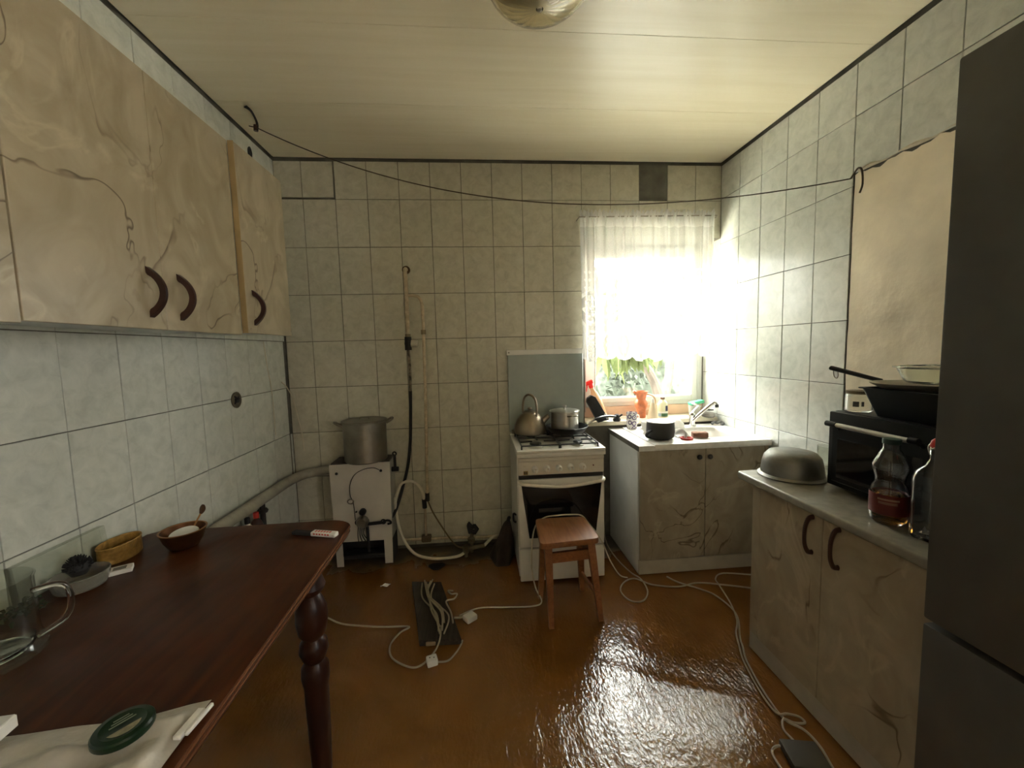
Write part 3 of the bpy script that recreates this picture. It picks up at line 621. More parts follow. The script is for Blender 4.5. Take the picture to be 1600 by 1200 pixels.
MB().lathe([(0, 0), (0.0055, 0), (0.0055, 0.008), (0, 0.008)], n=10, M=Matrix.Translation((0.443, -0.205, 0.362)) @ Matrix.Rotation(PI / 2, 4, 'X')).build('button', BLACK, bo)
MB().cyl((0.515, -0.225, 0.285), (0.60, -0.225, 0.290), 0.010, n=10).lathe([(0.010, -0.006), (0.018, 0), (0.010, 0.006)], n=12, M=Matrix.Translation((0.61, -0.226, 0.295)) @ Matrix.Rotation(PI / 2, 4, 'X')).tube([(0.60, -0.226, 0.288), (0.63, -0.228, 0.302), (0.650, -0.228, 0.298), (0.655, -0.222, 0.282), (0.635, -0.216, 0.274)], 0.007, 8, 4).build('gas_elbow', BLACKM, bo)
MB().tube([(0.598, -0.206, 0.624), (0.56, -0.209, 0.640), (0.50, -0.209, 0.632), (0.445, -0.209, 0.60), (0.415, -0.209, 0.54), (0.412, -0.209, 0.47), (0.428, -0.209, 0.42), (0.434, -0.209, 0.31)], 0.0022, 6, 6).build('capillary', BLACKM, bo)
MB().tube([(0.412 + 0.018 * math.cos(a), -0.2085 - 0.002 * (k % 2), 0.43 + 0.014 * math.sin(a)) for k, a in enumerate([i * PI / 7 for i in range(15)])], 0.004, 6).build('wire_coil', STEELD, bo)
for k, x in enumerate((0.455, 0.468, 0.480, 0.492)):
    MB().tube([(x, -0.228, 0.27), (x - 0.006, -0.226, 0.22), (x - 0.008 + 0.01 * k, -0.21, 0.165)], 0.003, 6, 3).build('thin_pipe', BLACKM, bo)
MB().cyl((0.508, -0.22, 0.27), (0.508, -0.215, 0.10), 0.009, n=10).build('burner_pipe', BLACKM, bo)
MB().box((0.300, -0.197, 0.6645), (0.655, -0.032, 0.676), 0.002).build('top_plate', pm('sooty_top', (0.07, 0.06, 0.05), 0.7, var=0.3), bo)
mb = MB(); mb.cyl((0.656, -0.12, 0.60), (0.70, -0.12, 0.60), 0.016, n=12); mb.cyl((0.678, -0.12, 0.60), (0.678, -0.12, 0.69), 0.009, n=10); mb.lathe([(0.007, -0.006), (0.016, 0), (0.007, 0.006)], n=12, M=Matrix.Translation((0.678, -0.12, 0.702)) @ Matrix.Rotation(PI / 2, 4, 'X')); mb.build('return_elbow', BLACKM, bo)

po = thing('stockpot', 'large dull steel stockpot with a lid standing on the boiler', 'pot', (0.505, -0.14, 0.676))
c = (0.505, -0.14, 0.676)
MB().lathe([(0, 0.0), (0.122, 0.0), (0.130, 0.008), (0.132, 0.246), (0.138, 0.250), (0.138, 0.254), (0.130, 0.254), (0.127, 0.02), (0, 0.014)], c, 48).build('body', STEELD, po)
MB().lathe([(0.138, 0.2545), (0.139, 0.259), (0.128, 0.262), (0.118, 0.259), (0.05, 0.263), (0.02, 0.264), (0, 0.264)], c, 48).build('lid', STEELD, po)
MB().tube([(c[0] - 0.03, c[1], c[2] + 0.264), (c[0] - 0.022, c[1], c[2] + 0.276), (c[0] + 0.022, c[1], c[2] + 0.276), (c[0] + 0.03, c[1], c[2] + 0.264)], 0.005, 8, 3).build('lid_handle', STEELD, po)
for s in (-1, 1):
    pts = [(s * 0.130, -0.035, 0.232), (s * 0.158, -0.034, 0.246), (s * 0.174, -0.018, 0.256), (s * 0.174, 0.018, 0.256), (s * 0.158, 0.034, 0.246), (s * 0.130, 0.035, 0.232)]
    R = Rz(0.35)
    MB().tube([Vector(c) + R @ Vector(p) for p in pts], 0.0065, 8, 4).build('handle', STEELD, po)

# ---------------------------------------------------------------- gas pipes and hoses on the back wall
gp = thing('gas_pipe', 'cream painted gas pipe with a valve and branch on the back wall', 'pipe', (0.79, -0.02, 1.9))
MB().tube([(0.790, 0.004, 1.893), (0.790, -0.03, 1.893), (0.789, -0.042, 1.875), (0.790, -0.042, 1.75), (0.787, -0.042, 1.46)], 0.0135, 12, 3).build('riser', CREAMP, gp)
MB().lathe([(0.014, 0.0), (0.026, 0.0), (0.026, 0.012), (0.014, 0.016)], n=16, M=Matrix.Translation((0.790, -0.001, 1.893)) @ Matrix.Rotation(PI / 2, 4, 'X')).build('collar', pm('rust', (0.09, 0.05, 0.025), 0.8, var=0.4), gp)
MB().tube([(0.795, -0.042, 1.722), (0.835, -0.042, 1.722), (0.866, -0.042, 1.712), (0.884, -0.042, 1.680), (0.889, -0.042, 1.62), (0.888, -0.042, 1.40), (0.882, -0.042, 1.0), (0.872, -0.042, 0.62), (0.866, -0.042, 0.40)], 0.0105, 10, 5).build('branch_pipe', CREAMP, gp)
mb = MB(); mb.cyl((0.888, -0.042, 1.50), (0.888, -0.042, 1.47), 0.016, n=8); mb.cyl((0.787, -0.042, 1.475), (0.787, -0.042, 1.455), 0.018, n=8); mb.build('nut', pm('brassy_nut', (0.25, 0.20, 0.12), 0.5, 0.6), gp)
vv_ = MB(); vv_.cyl((0.787, -0.042, 1.456), (0.786, -0.042, 1.37), 0.022, n=8); vv_.cyl((0.765, -0.042, 1.412), (0.81, -0.042, 1.412), 0.012, n=8); vv_.build('valve', BLACKM, gp)
MB().cyl((0.808, -0.044, 1.412), (0.848, -0.046, 1.410), 0.024, 0.020, 16).build('valve_knob', pm('dirty_white_knob', (0.55, 0.5, 0.4), 0.5), gp)
MB().tube([(0.786, -0.042, 1.372), (0.790, -0.045, 1.25), (0.788, -0.05, 1.10)], 0.009, 10, 6).build('taped_end', pm('peeling_tape', (0.16, 0.13, 0.09), 0.7, var=0.9, scale=40), gp)
MB().tube([(0.788, -0.05, 1.10), (0.783, -0.055, 0.95), (0.772, -0.06, 0.76), (0.75, -0.07, 0.60), (0.71, -0.10, 0.45), (0.672, -0.14, 0.33), (0.645, -0.17, 0.292)], 0.010, 10, 6).build('hose', BLACKM, gp)
mb = MB(); mb.cyl((0.866, -0.042, 0.40), (0.866, -0.042, 0.345), 0.014, n=10); mb.build('pipe_end', BLACKM, gp)
wp = thing('water_pipe', 'low white water pipe along the foot of the back wall', 'pipe', (1.0, -0.04, 0.06))
MB().tube([(0.70, -0.035, 0.075), (1.0, -0.035, 0.070), (1.42, -0.035, 0.055)], 0.010, 10, 4).build('pipe', CREAMP, wp)
MB().cyl((0.846, -0.048, 0.09), (0.848, -0.052, 0.305), 0.008, n=10).build('riser', CREAMP, wp)
MB().cyl((0.846, -0.05, 0.30), (0.844, -0.055, 0.365), 0.015, n=8).build('union', BLACKM, wp)
MB().box((0.815, -0.062, 0.06), (0.88, -0.02, 0.105), 0.006).build('tee', pm('rusty_tee', (0.16, 0.12, 0.07), 0.7), wp)
HOSEW = pm('white_hose', (0.60, 0.56, 0.46), 0.4, var=0.08)
hs = MB().tube([(0.844, -0.06, 0.36), (0.832, -0.065, 0.43), (0.80, -0.08, 0.485), (0.755, -0.09, 0.505), (0.71, -0.095, 0.49), (0.682, -0.10, 0.44), (0.668, -0.11, 0.40)], 0.009, 10, 6).build('water_hose', HOSEW); tag(hs, 'short arched white hose beside the boiler', 'hose')
hs = MB().tube([(0.668, -0.13, 0.41), (0.676, -0.14, 0.30), (0.694, -0.15, 0.20), (0.735, -0.17, 0.11), (0.80, -0.19, 0.045), (0.90, -0.205, 0.020), (1.00, -0.205, 0.016), (1.08, -0.19, 0.020), (1.125, -0.17, 0.045)], 0.0095, 10, 6).build('water_hose', HOSEW); tag(hs, 'long white hose looping from the boiler along the floor', 'hose')
hs = MB().tube([(0.866, -0.042, 0.35), (0.90, -0.06, 0.27), (0.96, -0.08, 0.17), (1.03, -0.11, 0.075), (1.08, -0.14, 0.05), (1.13, -0.15, 0.06)], 0.005, 8, 5).build('copper_tube', pm('dull_copper', (0.20, 0.14, 0.08), 0.5, 0.5)); tag(hs, 'thin dull tube sloping down the wall from the gas branch', 'pipe')
fv = thing('valve_cluster', 'corroded valve cluster on the floor by the back wall', 'valve', (1.155, -0.15, 0))
RUST = pm('corroded_brass', (0.17, 0.14, 0.09), 0.6, 0.4, var=0.4)
mb = MB(); mb.cyl((1.155, -0.14, 0.012), (1.160, -0.12, 0.15), 0.012, n=10); mb.cyl((1.11, -0.17, 0.05), (1.24, -0.14, 0.052), 0.014, n=10); mb.cyl((1.155, -0.14, 0.085), (1.155, -0.14, 0.11), 0.024, n=8); mb.cyl((1.118, -0.172, 0.03), (1.118, -0.172, 0.075), 0.022, n=8); mb.cyl((1.118, -0.172, 0.0), (1.118, -0.172, 0.03), 0.012, n=8); mb.build('body', RUST, fv)
MB().lathe([(0.006, -0.006), (0.030, -0.004), (0.034, 0), (0.030, 0.004), (0.006, 0.006)], n=16, M=Matrix.Translation((1.172, -0.12, 0.16)) @ Matrix.Rotation(0.9, 4, 'X'), ripple=lambda a, r, z: 0.10 * math.cos(5 * a) if r > 0.02 else 0).build('handwheel', BLACKM, fv)
MB().tube([(1.155, -0.13, 0.14), (1.145, -0.12, 0.185), (1.155, -0.115, 0.20)], 0.018, 8, 3).build('black_cap', BLACKM, fv)
MB().tube([(1.24, -0.14, 0.052), (1.275, -0.11, 0.072), (1.31, -0.075, 0.080), (1.38, -0.062, 0.075)], 0.010, 8, 4).build('outlet_hose', HOSEW, fv)
bag = thing('sack', 'dark crumpled sack leaning against the left side of the stove', 'sack', (1.385, -0.2, 0))
def sk_f(u, v):
    a = 2 * PI * u; t = v; r = (1 - t) ** 0.65
    return (1.352 + 0.052 * t + (0.062 * r + 0.012) * math.cos(a) * (1 + 0.12 * math.sin(3 * a + 5 * t)), -0.215 + 0.05 * t + (0.115 * r + 0.01) * math.sin(a) * (1 + 0.1 * math.cos(4 * a + 3)), 0.002 + 0.225 * t + 0.01 * math.sin(5 * a) * r * t)
MB().grid(sk_f, 33, 16).build('body', pm('dark_brown_cloth', (0.045, 0.030, 0.022), 0.9, var=0.4, bump=0.4), bag)
MB().tube([(1.40, -0.18, 0.222), (1.408, -0.165, 0.24), (1.412, -0.15, 0.238)], 0.012, 8, 3).build('twisted_neck', BLACKM, bag)
du = MB().lathe([(0, 0.012), (0.022, 0.010), (0.036, 0.004), (0.040, -0.003), (0, -0.003)], (0.935, -0.27, 0.003), 14, sx=1.3, ripple=lambda a, r, z: 0.15 * math.sin(3 * a)).build('coal_lump', BLACKM); tag(du, 'flat black lump of dirt on the floor below the white hose', 'lump')
# ---------------------------------------------------------------- gas stove
st = thing('gas_stove', 'white gas stove with a raised lid between the pipes and the window', 'stove', (1.69, -0.28, 0))
X0, X1, YF, YB = 1.440, 1.945, -0.535, -0.03
mb = MB(); mb.box((X0, YF + 0.03, 0.03), (X0 + 0.012, YB, 0.745), 0.003); mb.box((X1 - 0.012, YF + 0.03, 0.03), (X1, YB, 0.745), 0.003); mb.box((X0 + 0.0125, YB - 0.012, 0.03), (X1 - 0.0125, YB, 0.745)); mb.box((X0 + 0.0125, YF + 0.04, 0.03), (X1 - 0.0125, YB - 0.0125, 0.05)); mb.box((X0 + 0.0125, YF + 0.045, 0.20), (X1 - 0.0125, YF + 0.06, 0.74)); mb.build('body', WHITE, st)
# hob: tray with a raised rounded rim
mb = MB(); mb.box((X0 - 0.003, YF - 0.012, 0.746), (X1 + 0.003, YB - 0.03, 0.772), 0.006, seg=2)
for a, b in (((X0 - 0.003, YF - 0.012, 0.7725), (X1 + 0.003, YF + 0.022, 0.787)), ((X0 - 0.003, YB - 0.06, 0.7725), (X1 + 0.003, YB - 0.03, 0.787)), ((X0 - 0.003, YF + 0.0225, 0.7725), (X0 + 0.022, YB - 0.0605, 0.787)), ((X1 - 0.022, YF + 0.0225, 0.7725), (X1 + 0.003, YB - 0.0605, 0.787))): mb.box(a, b, 0.005, seg=2)
mb.build('hob', WHITE, st)
BUR = [(1.565, -0.40, 0.038), (1.822, -0.40, 0.030), (1.565, -0.19, 0.030), (1.80, -0.20, 0.045)]
for x, y, r in BUR:
    b_ = MB().lathe([(0, 0), (r * 1.25, 0), (r * 1.15, 0.008), (r, 0.010), (r, 0.018), (0, 0.018)], (x, y, 0.772), 24, ripple=lambda a, q, z: 0.03 * math.cos(20 * a) if z > 0.009 else 0).build('burner', STEEL, st)
    MB().lathe([(0, 0.018), (r * 0.95, 0.018), (r * 0.9, 0.026), (r * .7, 0.028), (0, 0.028)], (x, y, 0.772), 24).build('burner_cap', BLACK, b_)
for gx0, gx1 in ((X0 + 0.030, 1.688), (1.697, X1 - 0.030)):
    mb = MB(); z = 0.805; y0, y1 = YF + 0.032, YB - 0.068; r = 0.0045; cx = (gx0 + gx1) / 2
    mb.tube([(gx0, y0, z), (gx1, y0, z), (gx1, y1, z), (gx0, y1, z), (gx0, y0, z)], r, 6)
    ym = (y0 + y1) / 2; mb.tube([(gx0, ym, z), (gx1, ym, z)], r, 6)
    for (bx, by) in ((cx, (y0 + ym) / 2), (cx, (y1 + ym) / 2)):
        for p, q in (((gx0, by), (bx - 0.035, by)), ((gx1, by), (bx + 0.035, by)), ((bx, by - 0.105), (bx, by - 0.035)), ((bx, by + 0.105), (bx, by + 0.035))): mb.tube([(*p, z), (*q, z + 0.002)], r, 6)
    for p in ((gx0, y0), (gx1, y0), (gx0, y1), (gx1, y1)): mb.cyl((*p, 0.7735), (*p, z), r, n=6)
    mb.build('grate', BLACK, st)
CTL = pm('cream_enamel', (0.74, 0.69, 0.60), 0.4, var=0.04)
mb = MB(); mb.box((X0 + 0.003, YF + 0.004, 0.640), (X1 - 0.003, YF + 0.029, 0.744), 0.008, seg=2); mb.box((X0 + 0.006, YF - 0.006, 0.722), (X1 - 0.006, YF + 0.003, 0.7445), 0.004); mb.build('control_panel', CTL, st)
def front_disc(prof, x, y, z, n=20, sx=1.0): return MB().lathe(prof, n=n, M=Matrix.Translation((x, y, z)) @ Matrix.Rotation(PI / 2, 4, 'X') @ Matrix.Diagonal((sx, 1, 1, 1)))
for k in range(5):
    x = 1.540 + 0.0685 * k; z = 0.676 + 0.0012 * k
    kb = front_disc([(0, 0), (0.0195, 0), (0.0185, 0.004), (0.0165, 0.005), (0.0160, 0.026), (0.013, 0.030), (0, 0.031)], x, YF + 0.004, z, 24).build('knob', WHITEP, st)
    MB().box((x - 0.0035, YF - 0.034, z - 0.014), (x + 0.0035, YF - 0.0268, z + 0.014), 0.002).build('grip', CTL, kb)
    MB().box((x - 0.0008, YF - 0.0353, z + 0.004), (x + 0.0008, YF - 0.0342, z + 0.013)).build('mark', BLACK, kb, smooth=False)
front_disc([(0, 0), (0.010, 0), (0.009, 0.006), (0, 0.007)], 1.484, YF + 0.004, 0.690).build('spark_button', CTL, st)
bd = MB().box((1.474, YF + 0.002, 0.646), (1.500, YF + 0.0045, 0.668), 0.001).build('badge', pm('ochre_badge', (0.30, 0.20, 0.05), 0.5), st)
MB().box((1.478, YF + 0.0008, 0.650), (1.4855, YF + 0.002, 0.664)).box((1.4885, YF + 0.0008, 0.650), (1.496, YF + 0.002, 0.664)).build('print', BLACK, bd, smooth=False)
front_disc([(0, 0), (0.004, 0), (0.004, 0.003), (0, 0.003)], 1.878, YF + 0.004, 0.684, sx=1.0).build('indicator_lamp', pm('dark_red_lens', (0.12, 0.01, 0.01), 0.3), st)
MB().box((X0 + 0.008, YF + 0.010, 0.618), (X1 - 0.008, YF + 0.040, 0.638)).build('shadow_gap', BLACKM, st, smooth=False)
# oven door: white frame with bowed top, dark glass
zb, zt = 0.213, 0.616
dr = MB().box((X0 + 0.003, YF + 0.004, zb), (X1 - 0.003, YF + 0.030, zt), 0.008, seg=2).build('oven_door', WHITE, st)
glx = []
for i in range(13):
    t = i / 12; glx.append((1.461 + (1.926 - 1.461) * t, 0.562 + 0.018 * (2 * t - 1) ** 2 + 0.004))
gl = glx[::-1] + [(1.470, 0.50), (1.500, 0.272), (1.888, 0.268), (1.917, 0.50)]
MB().prism(gl, 0.5312, 0.5345, M=Mxz).build('oven_glass', pm('smoked_oven_glass', (0.008, 0.008, 0.009), 0.08, var=0.1), dr, smooth=False)
hp_ = [(1.450, YF - 0.001, 0.607)] + [(1.462 + 0.462 * i / 10, YF - 0.030 - 0.012 * math.sin(PI * i / 10), 0.603 - 0.020 * math.sin(PI * i / 10)) for i in range(11)] + [(1.936, YF - 0.001, 0.607)]
MB().tube(hp_, 0.011, 10, 2, flat=0.8).build('door_handle', CTL, dr)
MB().box((X0 + 0.003, YF + 0.005, 0.012), (X1 - 0.003, YF + 0.030, 0.203), 0.006, seg=2).build('drawer', WHITE, st)
for x in (X0 + 0.05, X1 - 0.05):
    for y in (YF + 0.08, YB - 0.06): MB().cyl((x, y, 0.0), (x, y, 0.03), 0.016, n=12).build('foot', BLACKM, st)
MB().tube([(X0 - 0.003, -0.40, 0.36), (X0 - 0.018, -0.40, 0.37), (X0 - 0.018, -0.40, 0.325), (X0 - 0.003, -0.40, 0.315)], 0.006, 8, 3).build('side_hook', BLACK, st)
LIDM = pm('grey_green_lid_enamel', (0.36, 0.40, 0.37), 0.22, var=0.05)
ld = MB().box((1.438, -0.034, 0.792), (1.957, -0.024, 1.336), 0.003).build('lid', LIDM, st)
mb = MB(); mb.box((1.432, -0.042, 1.318), (1.962, -0.020, 1.352), 0.006, seg=2); mb.build('lid_trim', WHITEP, ld)
MB().lathe([(0, 0), (0.006, 0), (0.005, 0.003), (0, 0.003)], n=10, M=Matrix.Translation((1.447, -0.042, 1.335)) @ Matrix.Rotation(PI / 2, 4, 'X')).build('lid_screw', STEELD, ld)
for x in (1.47, 1.92): MB().box((x - 0.02, -0.075, 0.7875), (x + 0.02, -0.0345, 0.81), 0.004).build('lid_hinge', STEELD, st)

# kettle
kc = (1.562, -0.185, 0.812)
ke = thing('kettle', 'dull metal whistling kettle with a hoop handle on the stove', 'kettle', kc)
KET = pm('brown_tarnished_steel', (0.30, 0.25, 0.19), 0.38, 1.0, var=0.2, scale=6)
MB().lathe([(0, 0), (0.092, 0), (0.102, 0.006), (0.104, 0.022), (0.098, 0.055), (0.084, 0.092), (0.062, 0.120), (0.046, 0.130), (0.044, 0.134), (0.044, 0.137)], kc, 44).build('body', KET, ke)
MB().lathe([(0.0445, 0.1375), (0.044, 0.141), (0.030, 0.147), (0.008, 0.150), (0.008, 0.156), (0.014, 0.160), (0.012, 0.168), (0, 0.170)], kc, 28).build('lid', KET, ke)
a = -0.1
MB().tube([(kc[0] + 0.080, kc[1] - 0.01, kc[2] + 0.075), (kc[0] + 0.105, kc[1] - 0.012, kc[2] + 0.098), (kc[0] + 0.122, kc[1] - 0.014, kc[2] + 0.112)], lambda t: 0.021 - 0.007 * t, 14, 4).build('spout', KET, ke)
hpts = [(0.060, 0.115), (0.066, 0.16), (0.056, 0.215), (0.030, 0.243), (0.0, 0.250), (-0.030, 0.243), (-0.056, 0.215), (-0.066, 0.16), (-0.060, 0.115)]
hd_ = Vector((math.cos(-0.95), math.sin(-0.95), 0))
MB().tube([Vector(kc) + hd_ * q + Vector((0, 0, z)) for q, z in hpts], 0.0075, 10, 4).build('handle', KET, ke)
# frying pan with saucepan on it
fc = (1.80, -0.205, 0.812)
fp_ = thing('frying_pan', 'black frying pan on the stove with the steel saucepan in it', 'pan', fc)
MB().lathe([(0, 0), (0.098, 0), (0.108, 0.004), (0.135, 0.040), (0.138, 0.043), (0.134, 0.044), (0.104, 0.008), (0, 0.005)], fc, 44).build('body', BLACK, fp_)
MB().tube([(fc[0] + 0.128, fc[1] + 0.020, 0.850), (fc[0] + 0.16, fc[1] + 0.026, 0.862), (fc[0] + 0.195, fc[1] + 0.034, 0.880)], 0.010, 8, 3, flat=0.5).build('ferrule', STEEL, fp_)
MB().tube([(fc[0] + 0.193, fc[1] + 0.034, 0.879), (fc[0] + 0.24, fc[1] + 0.044, 0.893), (fc[0] + 0.30, fc[1] + 0.055, 0.896), (fc[0] + 0.345, fc[1] + 0.06, 0.888)], lambda t: 0.012 + 0.003 * t, 10, 4, flat=0.6).build('handle', BLACK, fp_)
sc_ = (1.787, -0.20, 0.8175)
sp_ = thing('saucepan', 'small shiny steel saucepan with a flat lid, standing in the frying pan', 'pan', sc_)
MB().lathe([(0, 0), (0.082, 0), (0.088, 0.006), (0.088, 0.128), (0.098, 0.134), (0.098, 0.137), (0.088, 0.137), (0.084, 0.128), (0.083, 0.01), (0, 0.006)], sc_, 40).build('body', STEEL, sp_)
MB().lathe([(0.090, 0.1375), (0.089, 0.140), (0.06, 0.146), (0, 0.148)], sc_, 36).build('lid', STEEL, sp_)
MB().lathe([(0.006, 0.1475), (0.006, 0.157), (0.014, 0.162), (0.013, 0.170), (0, 0.172)], sc_, 18).build('lid_knob', STEEL, sp_)
for s in (-1, 1):
    R = Rz(-1.25)
    MB().tube([Vector(sc_) + R @ Vector(p) for p in [(s * 0.088, -0.03, 0.112), (s * 0.112, -0.026, 0.116), (s * 0.120, 0, 0.117), (s * 0.112, 0.026, 0.116), (s * 0.088, 0.03, 0.112)]], 0.0055, 8, 4).build('handle', STEELD, sp_)

# ---------------------------------------------------------------- stool in front of the stove
WOODS = mat_wood('orange_brown_stool_wood', (0.20, 0.075, 0.025), (0.34, 0.14, 0.05), 0.45, axis=(10, 1.2, 10), scale=4)
so = thing('stool', 'small orange-brown wooden stool in front of the stove', 'stool', (1.66, -0.78, 0))
seat = [(1.503, -0.925), (1.802, -0.900), (1.790, -0.640), (1.522, -0.632)]
def roundpoly(P, r, n=4):
    out = []; k = len(P)
    for i in range(k):
        p, a, b = Vector(P[i]), Vector(P[i - 1]), Vector(P[(i + 1) % k]); A = p + (a - p).normalized() * r; B = p + (b - p).normalized() * r
        for j in range(n + 1): t = j / n; out.append(tuple(A * (1 - t) ** 2 + p * 2 * t * (1 - t) + B * t * t))
    return out
MB().prism(roundpoly(seat, 0.030), 0.402, 0.432, 0.005).build('seat', WOODS, so)
tops = [(1.548, -0.875), (1.765, -0.855), (1.752, -0.690), (1.560, -0.685)]; bots = [(1.552, -0.915), (1.806, -0.890), (1.778, -0.630), (1.535, -0.675)]
def leg_at(i, z):
    t = 1 - z / 0.40; return Vector((*(Vector(tops[i]).lerp(Vector(bots[i]), t)), z))
for i in range(4):
    MB().tube([leg_at(i, 0.4015), leg_at(i, 0.30), leg_at(i, 0.0)], lambda t: (0.026 if t < 0.4 else 0.026 - 0.009 * (t - 0.4) / 0.6), 4).xf(Matrix.Identity(4)).build('leg', WOODS, so, smooth=False)
for i in range(4):
    a, b = leg_at(i, 0.335), leg_at((i + 1) % 4, 0.335); d = (b - a).normalized() * 0.016; n_ = Vector((-d.y, d.x, 0)).normalized() * 0.009
    mb = MB(); p = [a + d - n_, b - d - n_, b - d + n_, a + d + n_]
    mb.prism([(v.x, v.y) for v in p], 0.312, 0.362).build('rail', WOODS, so, smooth=False)
for i, j in ((0, 1), (1, 2)):
    a, b = leg_at(i, 0.12), leg_at(j, 0.12); d = (b - a).normalized() * 0.014
    if i: MB().tube([a + d, b - d], 0.009, 8).build('stretcher', WOODS, so)
cd = MB().tube([(1.100, -0.775, 0.005), (1.20, -0.725, 0.004), (1.34, -0.735, 0.004), (1.48, -0.745, 0.004), (1.535, -0.72, 0.01), (1.512, -0.65, 0.05), (1.497, -0.622, 0.16), (1.505, -0.618, 0.30), (1.525, -0.620, 0.385), (1.57, -0.640, 0.437), (1.64, -0.655, 0.452), (1.71, -0.650, 0.450), (1.78, -0.630, 0.432), (1.83, -0.61, 0.37), (1.90, -0.60, 0.27), (1.96, -0.57, 0.13), (2.02, -0.56, 0.03), (2.07, -0.555, 0.006)], 0.0038, 6, 6).build('cable', pm('clean_white_cable', (0.62, 0.56, 0.44), 0.5)); tag(cd, 'white cord draped over the back of the wooden stool', 'cable')

# ---------------------------------------------------------------- cords and plank on the floor
pk = thing('plank', 'short dark rough plank lying on the floor under the coiled cable', 'plank', (0.965, -0.73, 0))
PLK = mat_wood('dark_rough_plank', (0.018, 0.013, 0.008), (0.055, 0.040, 0.026), 0.8, axis=(12, 1, 12), scale=4)
MB().prism([(0.815, -0.475), (0.985, -0.50), (1.118, -0.975), (0.925, -0.965)], 0.0, 0.032, 0.004).build('board', PLK, pk)
MB().box((0.955, -0.975, 0.004), (1.0, -0.955, 0.022), 0.003).build('pale_chip', pm('pale_splinter', (0.28, 0.2, 0.12), 0.8), pk)
cb = thing('cable_bundle', 'bundle of coiled white cable lying on the dark plank', 'cable', (0.95, -0.7, 0.033))
mb = MB()
for k in range(7):
    o = 0.013 * k - 0.03; z = 0.037 + 0.004 * (k % 3); w = 0.012 * math.sin(k * 2.1)
    A = Vector((0.905 + o * 0.9, -0.51 + 0.02 * math.sin(k * 1.7), z)); B = Vector((1.02 + o * 0.35 + w * .4, -0.90 - 0.05 * math.sin(k * 1.3 + .5), z + 0.002))
    M1 = A.lerp(B, 0.35) + Vector((-0.025 + 0.02 * math.sin(k), 0, 0.004)); M2 = A.lerp(B, 0.7) + Vector((0.02 * math.sin(k * 2 + 1) + (0.03 if k > 4 else 0), 0, 0.006))
    mb.tube([A, M1, M2, B], 0.0042, 6, 8)
mb.build('coil', CORDW, cb)
mb = MB(); mb.tube([(1.06, -0.62, 0.045), (1.035, -0.64, 0.06), (1.055, -0.68, 0.066), (1.085, -0.665, 0.055), (1.07, -0.70, 0.05), (1.03, -0.72, 0.052), (1.06, -0.80, 0.045), (1.075, -0.88, 0.042)], 0.0042, 6, 6); mb.build('tie_loop', CORDW, cb)
cd = MB().tube([(0.30, -0.66, 0.005), (0.373, -0.693, 0.005), (0.394, -0.690, 0.008), (0.497, -0.757, 0.005), (0.60, -0.789, 0.005), (0.73, -0.814, 0.005), (0.855, -0.828, 0.005), (0.818, -0.866, 0.005), (0.789, -0.947, 0.005), (0.815, -1.028, 0.005), (0.90, -1.089, 0.005), (0.953, -1.081, 0.005), (0.999, -1.015, 0.008), (1.02, -0.972, 0.033), (1.02, -0.90, 0.047)], 0.0042, 6, 6).build('floor_cord', CORDW); tag(cd, 'white cord running from under the table and looping round the plank', 'cable')
pg = thing('extension_socket', 'white cable plug socket at the loop end on the floor', 'plug', (0.997, -1.075, 0))
MB().box((0.972, -1.098, 0.001), (1.018, -1.056, 0.030), 0.006, M=Rz(0.3, (0.995, -1.077, 0)), seg=2).build('body', WHITEP, pg)
for dx in (-0.009, 0.009): MB().cyl((0.995 + dx, -1.077, 0.0295), (0.995 + dx, -1.077, 0.0312), 0.0028, n=10).build('hole', BLACK, pg)
MB().tube([(1.018, -1.083, 0.012), (1.063, -1.072, 0.005), (1.095, -1.03, 0.005), (1.115, -0.985, 0.005), (1.122, -0.955, 0.005)], 0.004, 6, 6).build('lead', CORDW, pg)
ad = thing('power_adapter', 'white square power adapter on the floor right of the plank', 'adapter', (1.155, -0.81, 0))
MB().box((1.125, -0.835, 0.002), (1.185, -0.785, 0.030), 0.007, M=Rz(0.65, (1.155, -0.81, 0)), seg=2).build('body', WHITEP, ad)
MB().tube([(1.13, -0.79, 0.012), (1.105, -0.795, 0.008), (1.075, -0.79, 0.006)], 0.005, 6, 4).build('lead', CORDW, ad)
lt = thing('paper_scrap', 'tiny pale torn paper scrap on the floor by the boiler', 'paper', (0.655, -0.45, 0))
MB().grid(lambda u, v: (0.632 + 0.05 * u, -0.462 + 0.022 * v + 0.012 * u, 0.004 + 0.006 * math.sin(u * 7 + v * 5)), 8, 5).build('scrap', WHITEP, lt)
CORDB = pm('greyish_cable', (0.38, 0.31, 0.22), 0.5, var=0.1)
P = [(2.075, -0.02, 0.62), (2.095, -0.04, 0.40), (2.085, -0.06, 0.12), (2.078, -0.14, 0.02), (2.08, -0.322, 0.006), (2.109, -0.499, 0.005), (2.14, -0.585, 0.008), (2.131, -0.696, 0.005), (2.073, -0.774, 0.005), (2.006, -0.766, 0.005), (1.985, -0.677, 0.005), (2.03, -0.601, 0.005), (2.102, -0.580, 0.012), (2.185, -0.642, 0.005), (2.318, -0.677, 0.005), (2.442, -0.656, 0.005), (2.573, -0.692, 0.005), (2.72, -0.75, 0.005), (2.80, -0.82, 0.005)]
cd = MB().tube(P, 0.0042, 6, 6).build('floor_cord', CORDB); tag(cd, 'pale cord looping on the floor before the sink cabinet', 'cable')
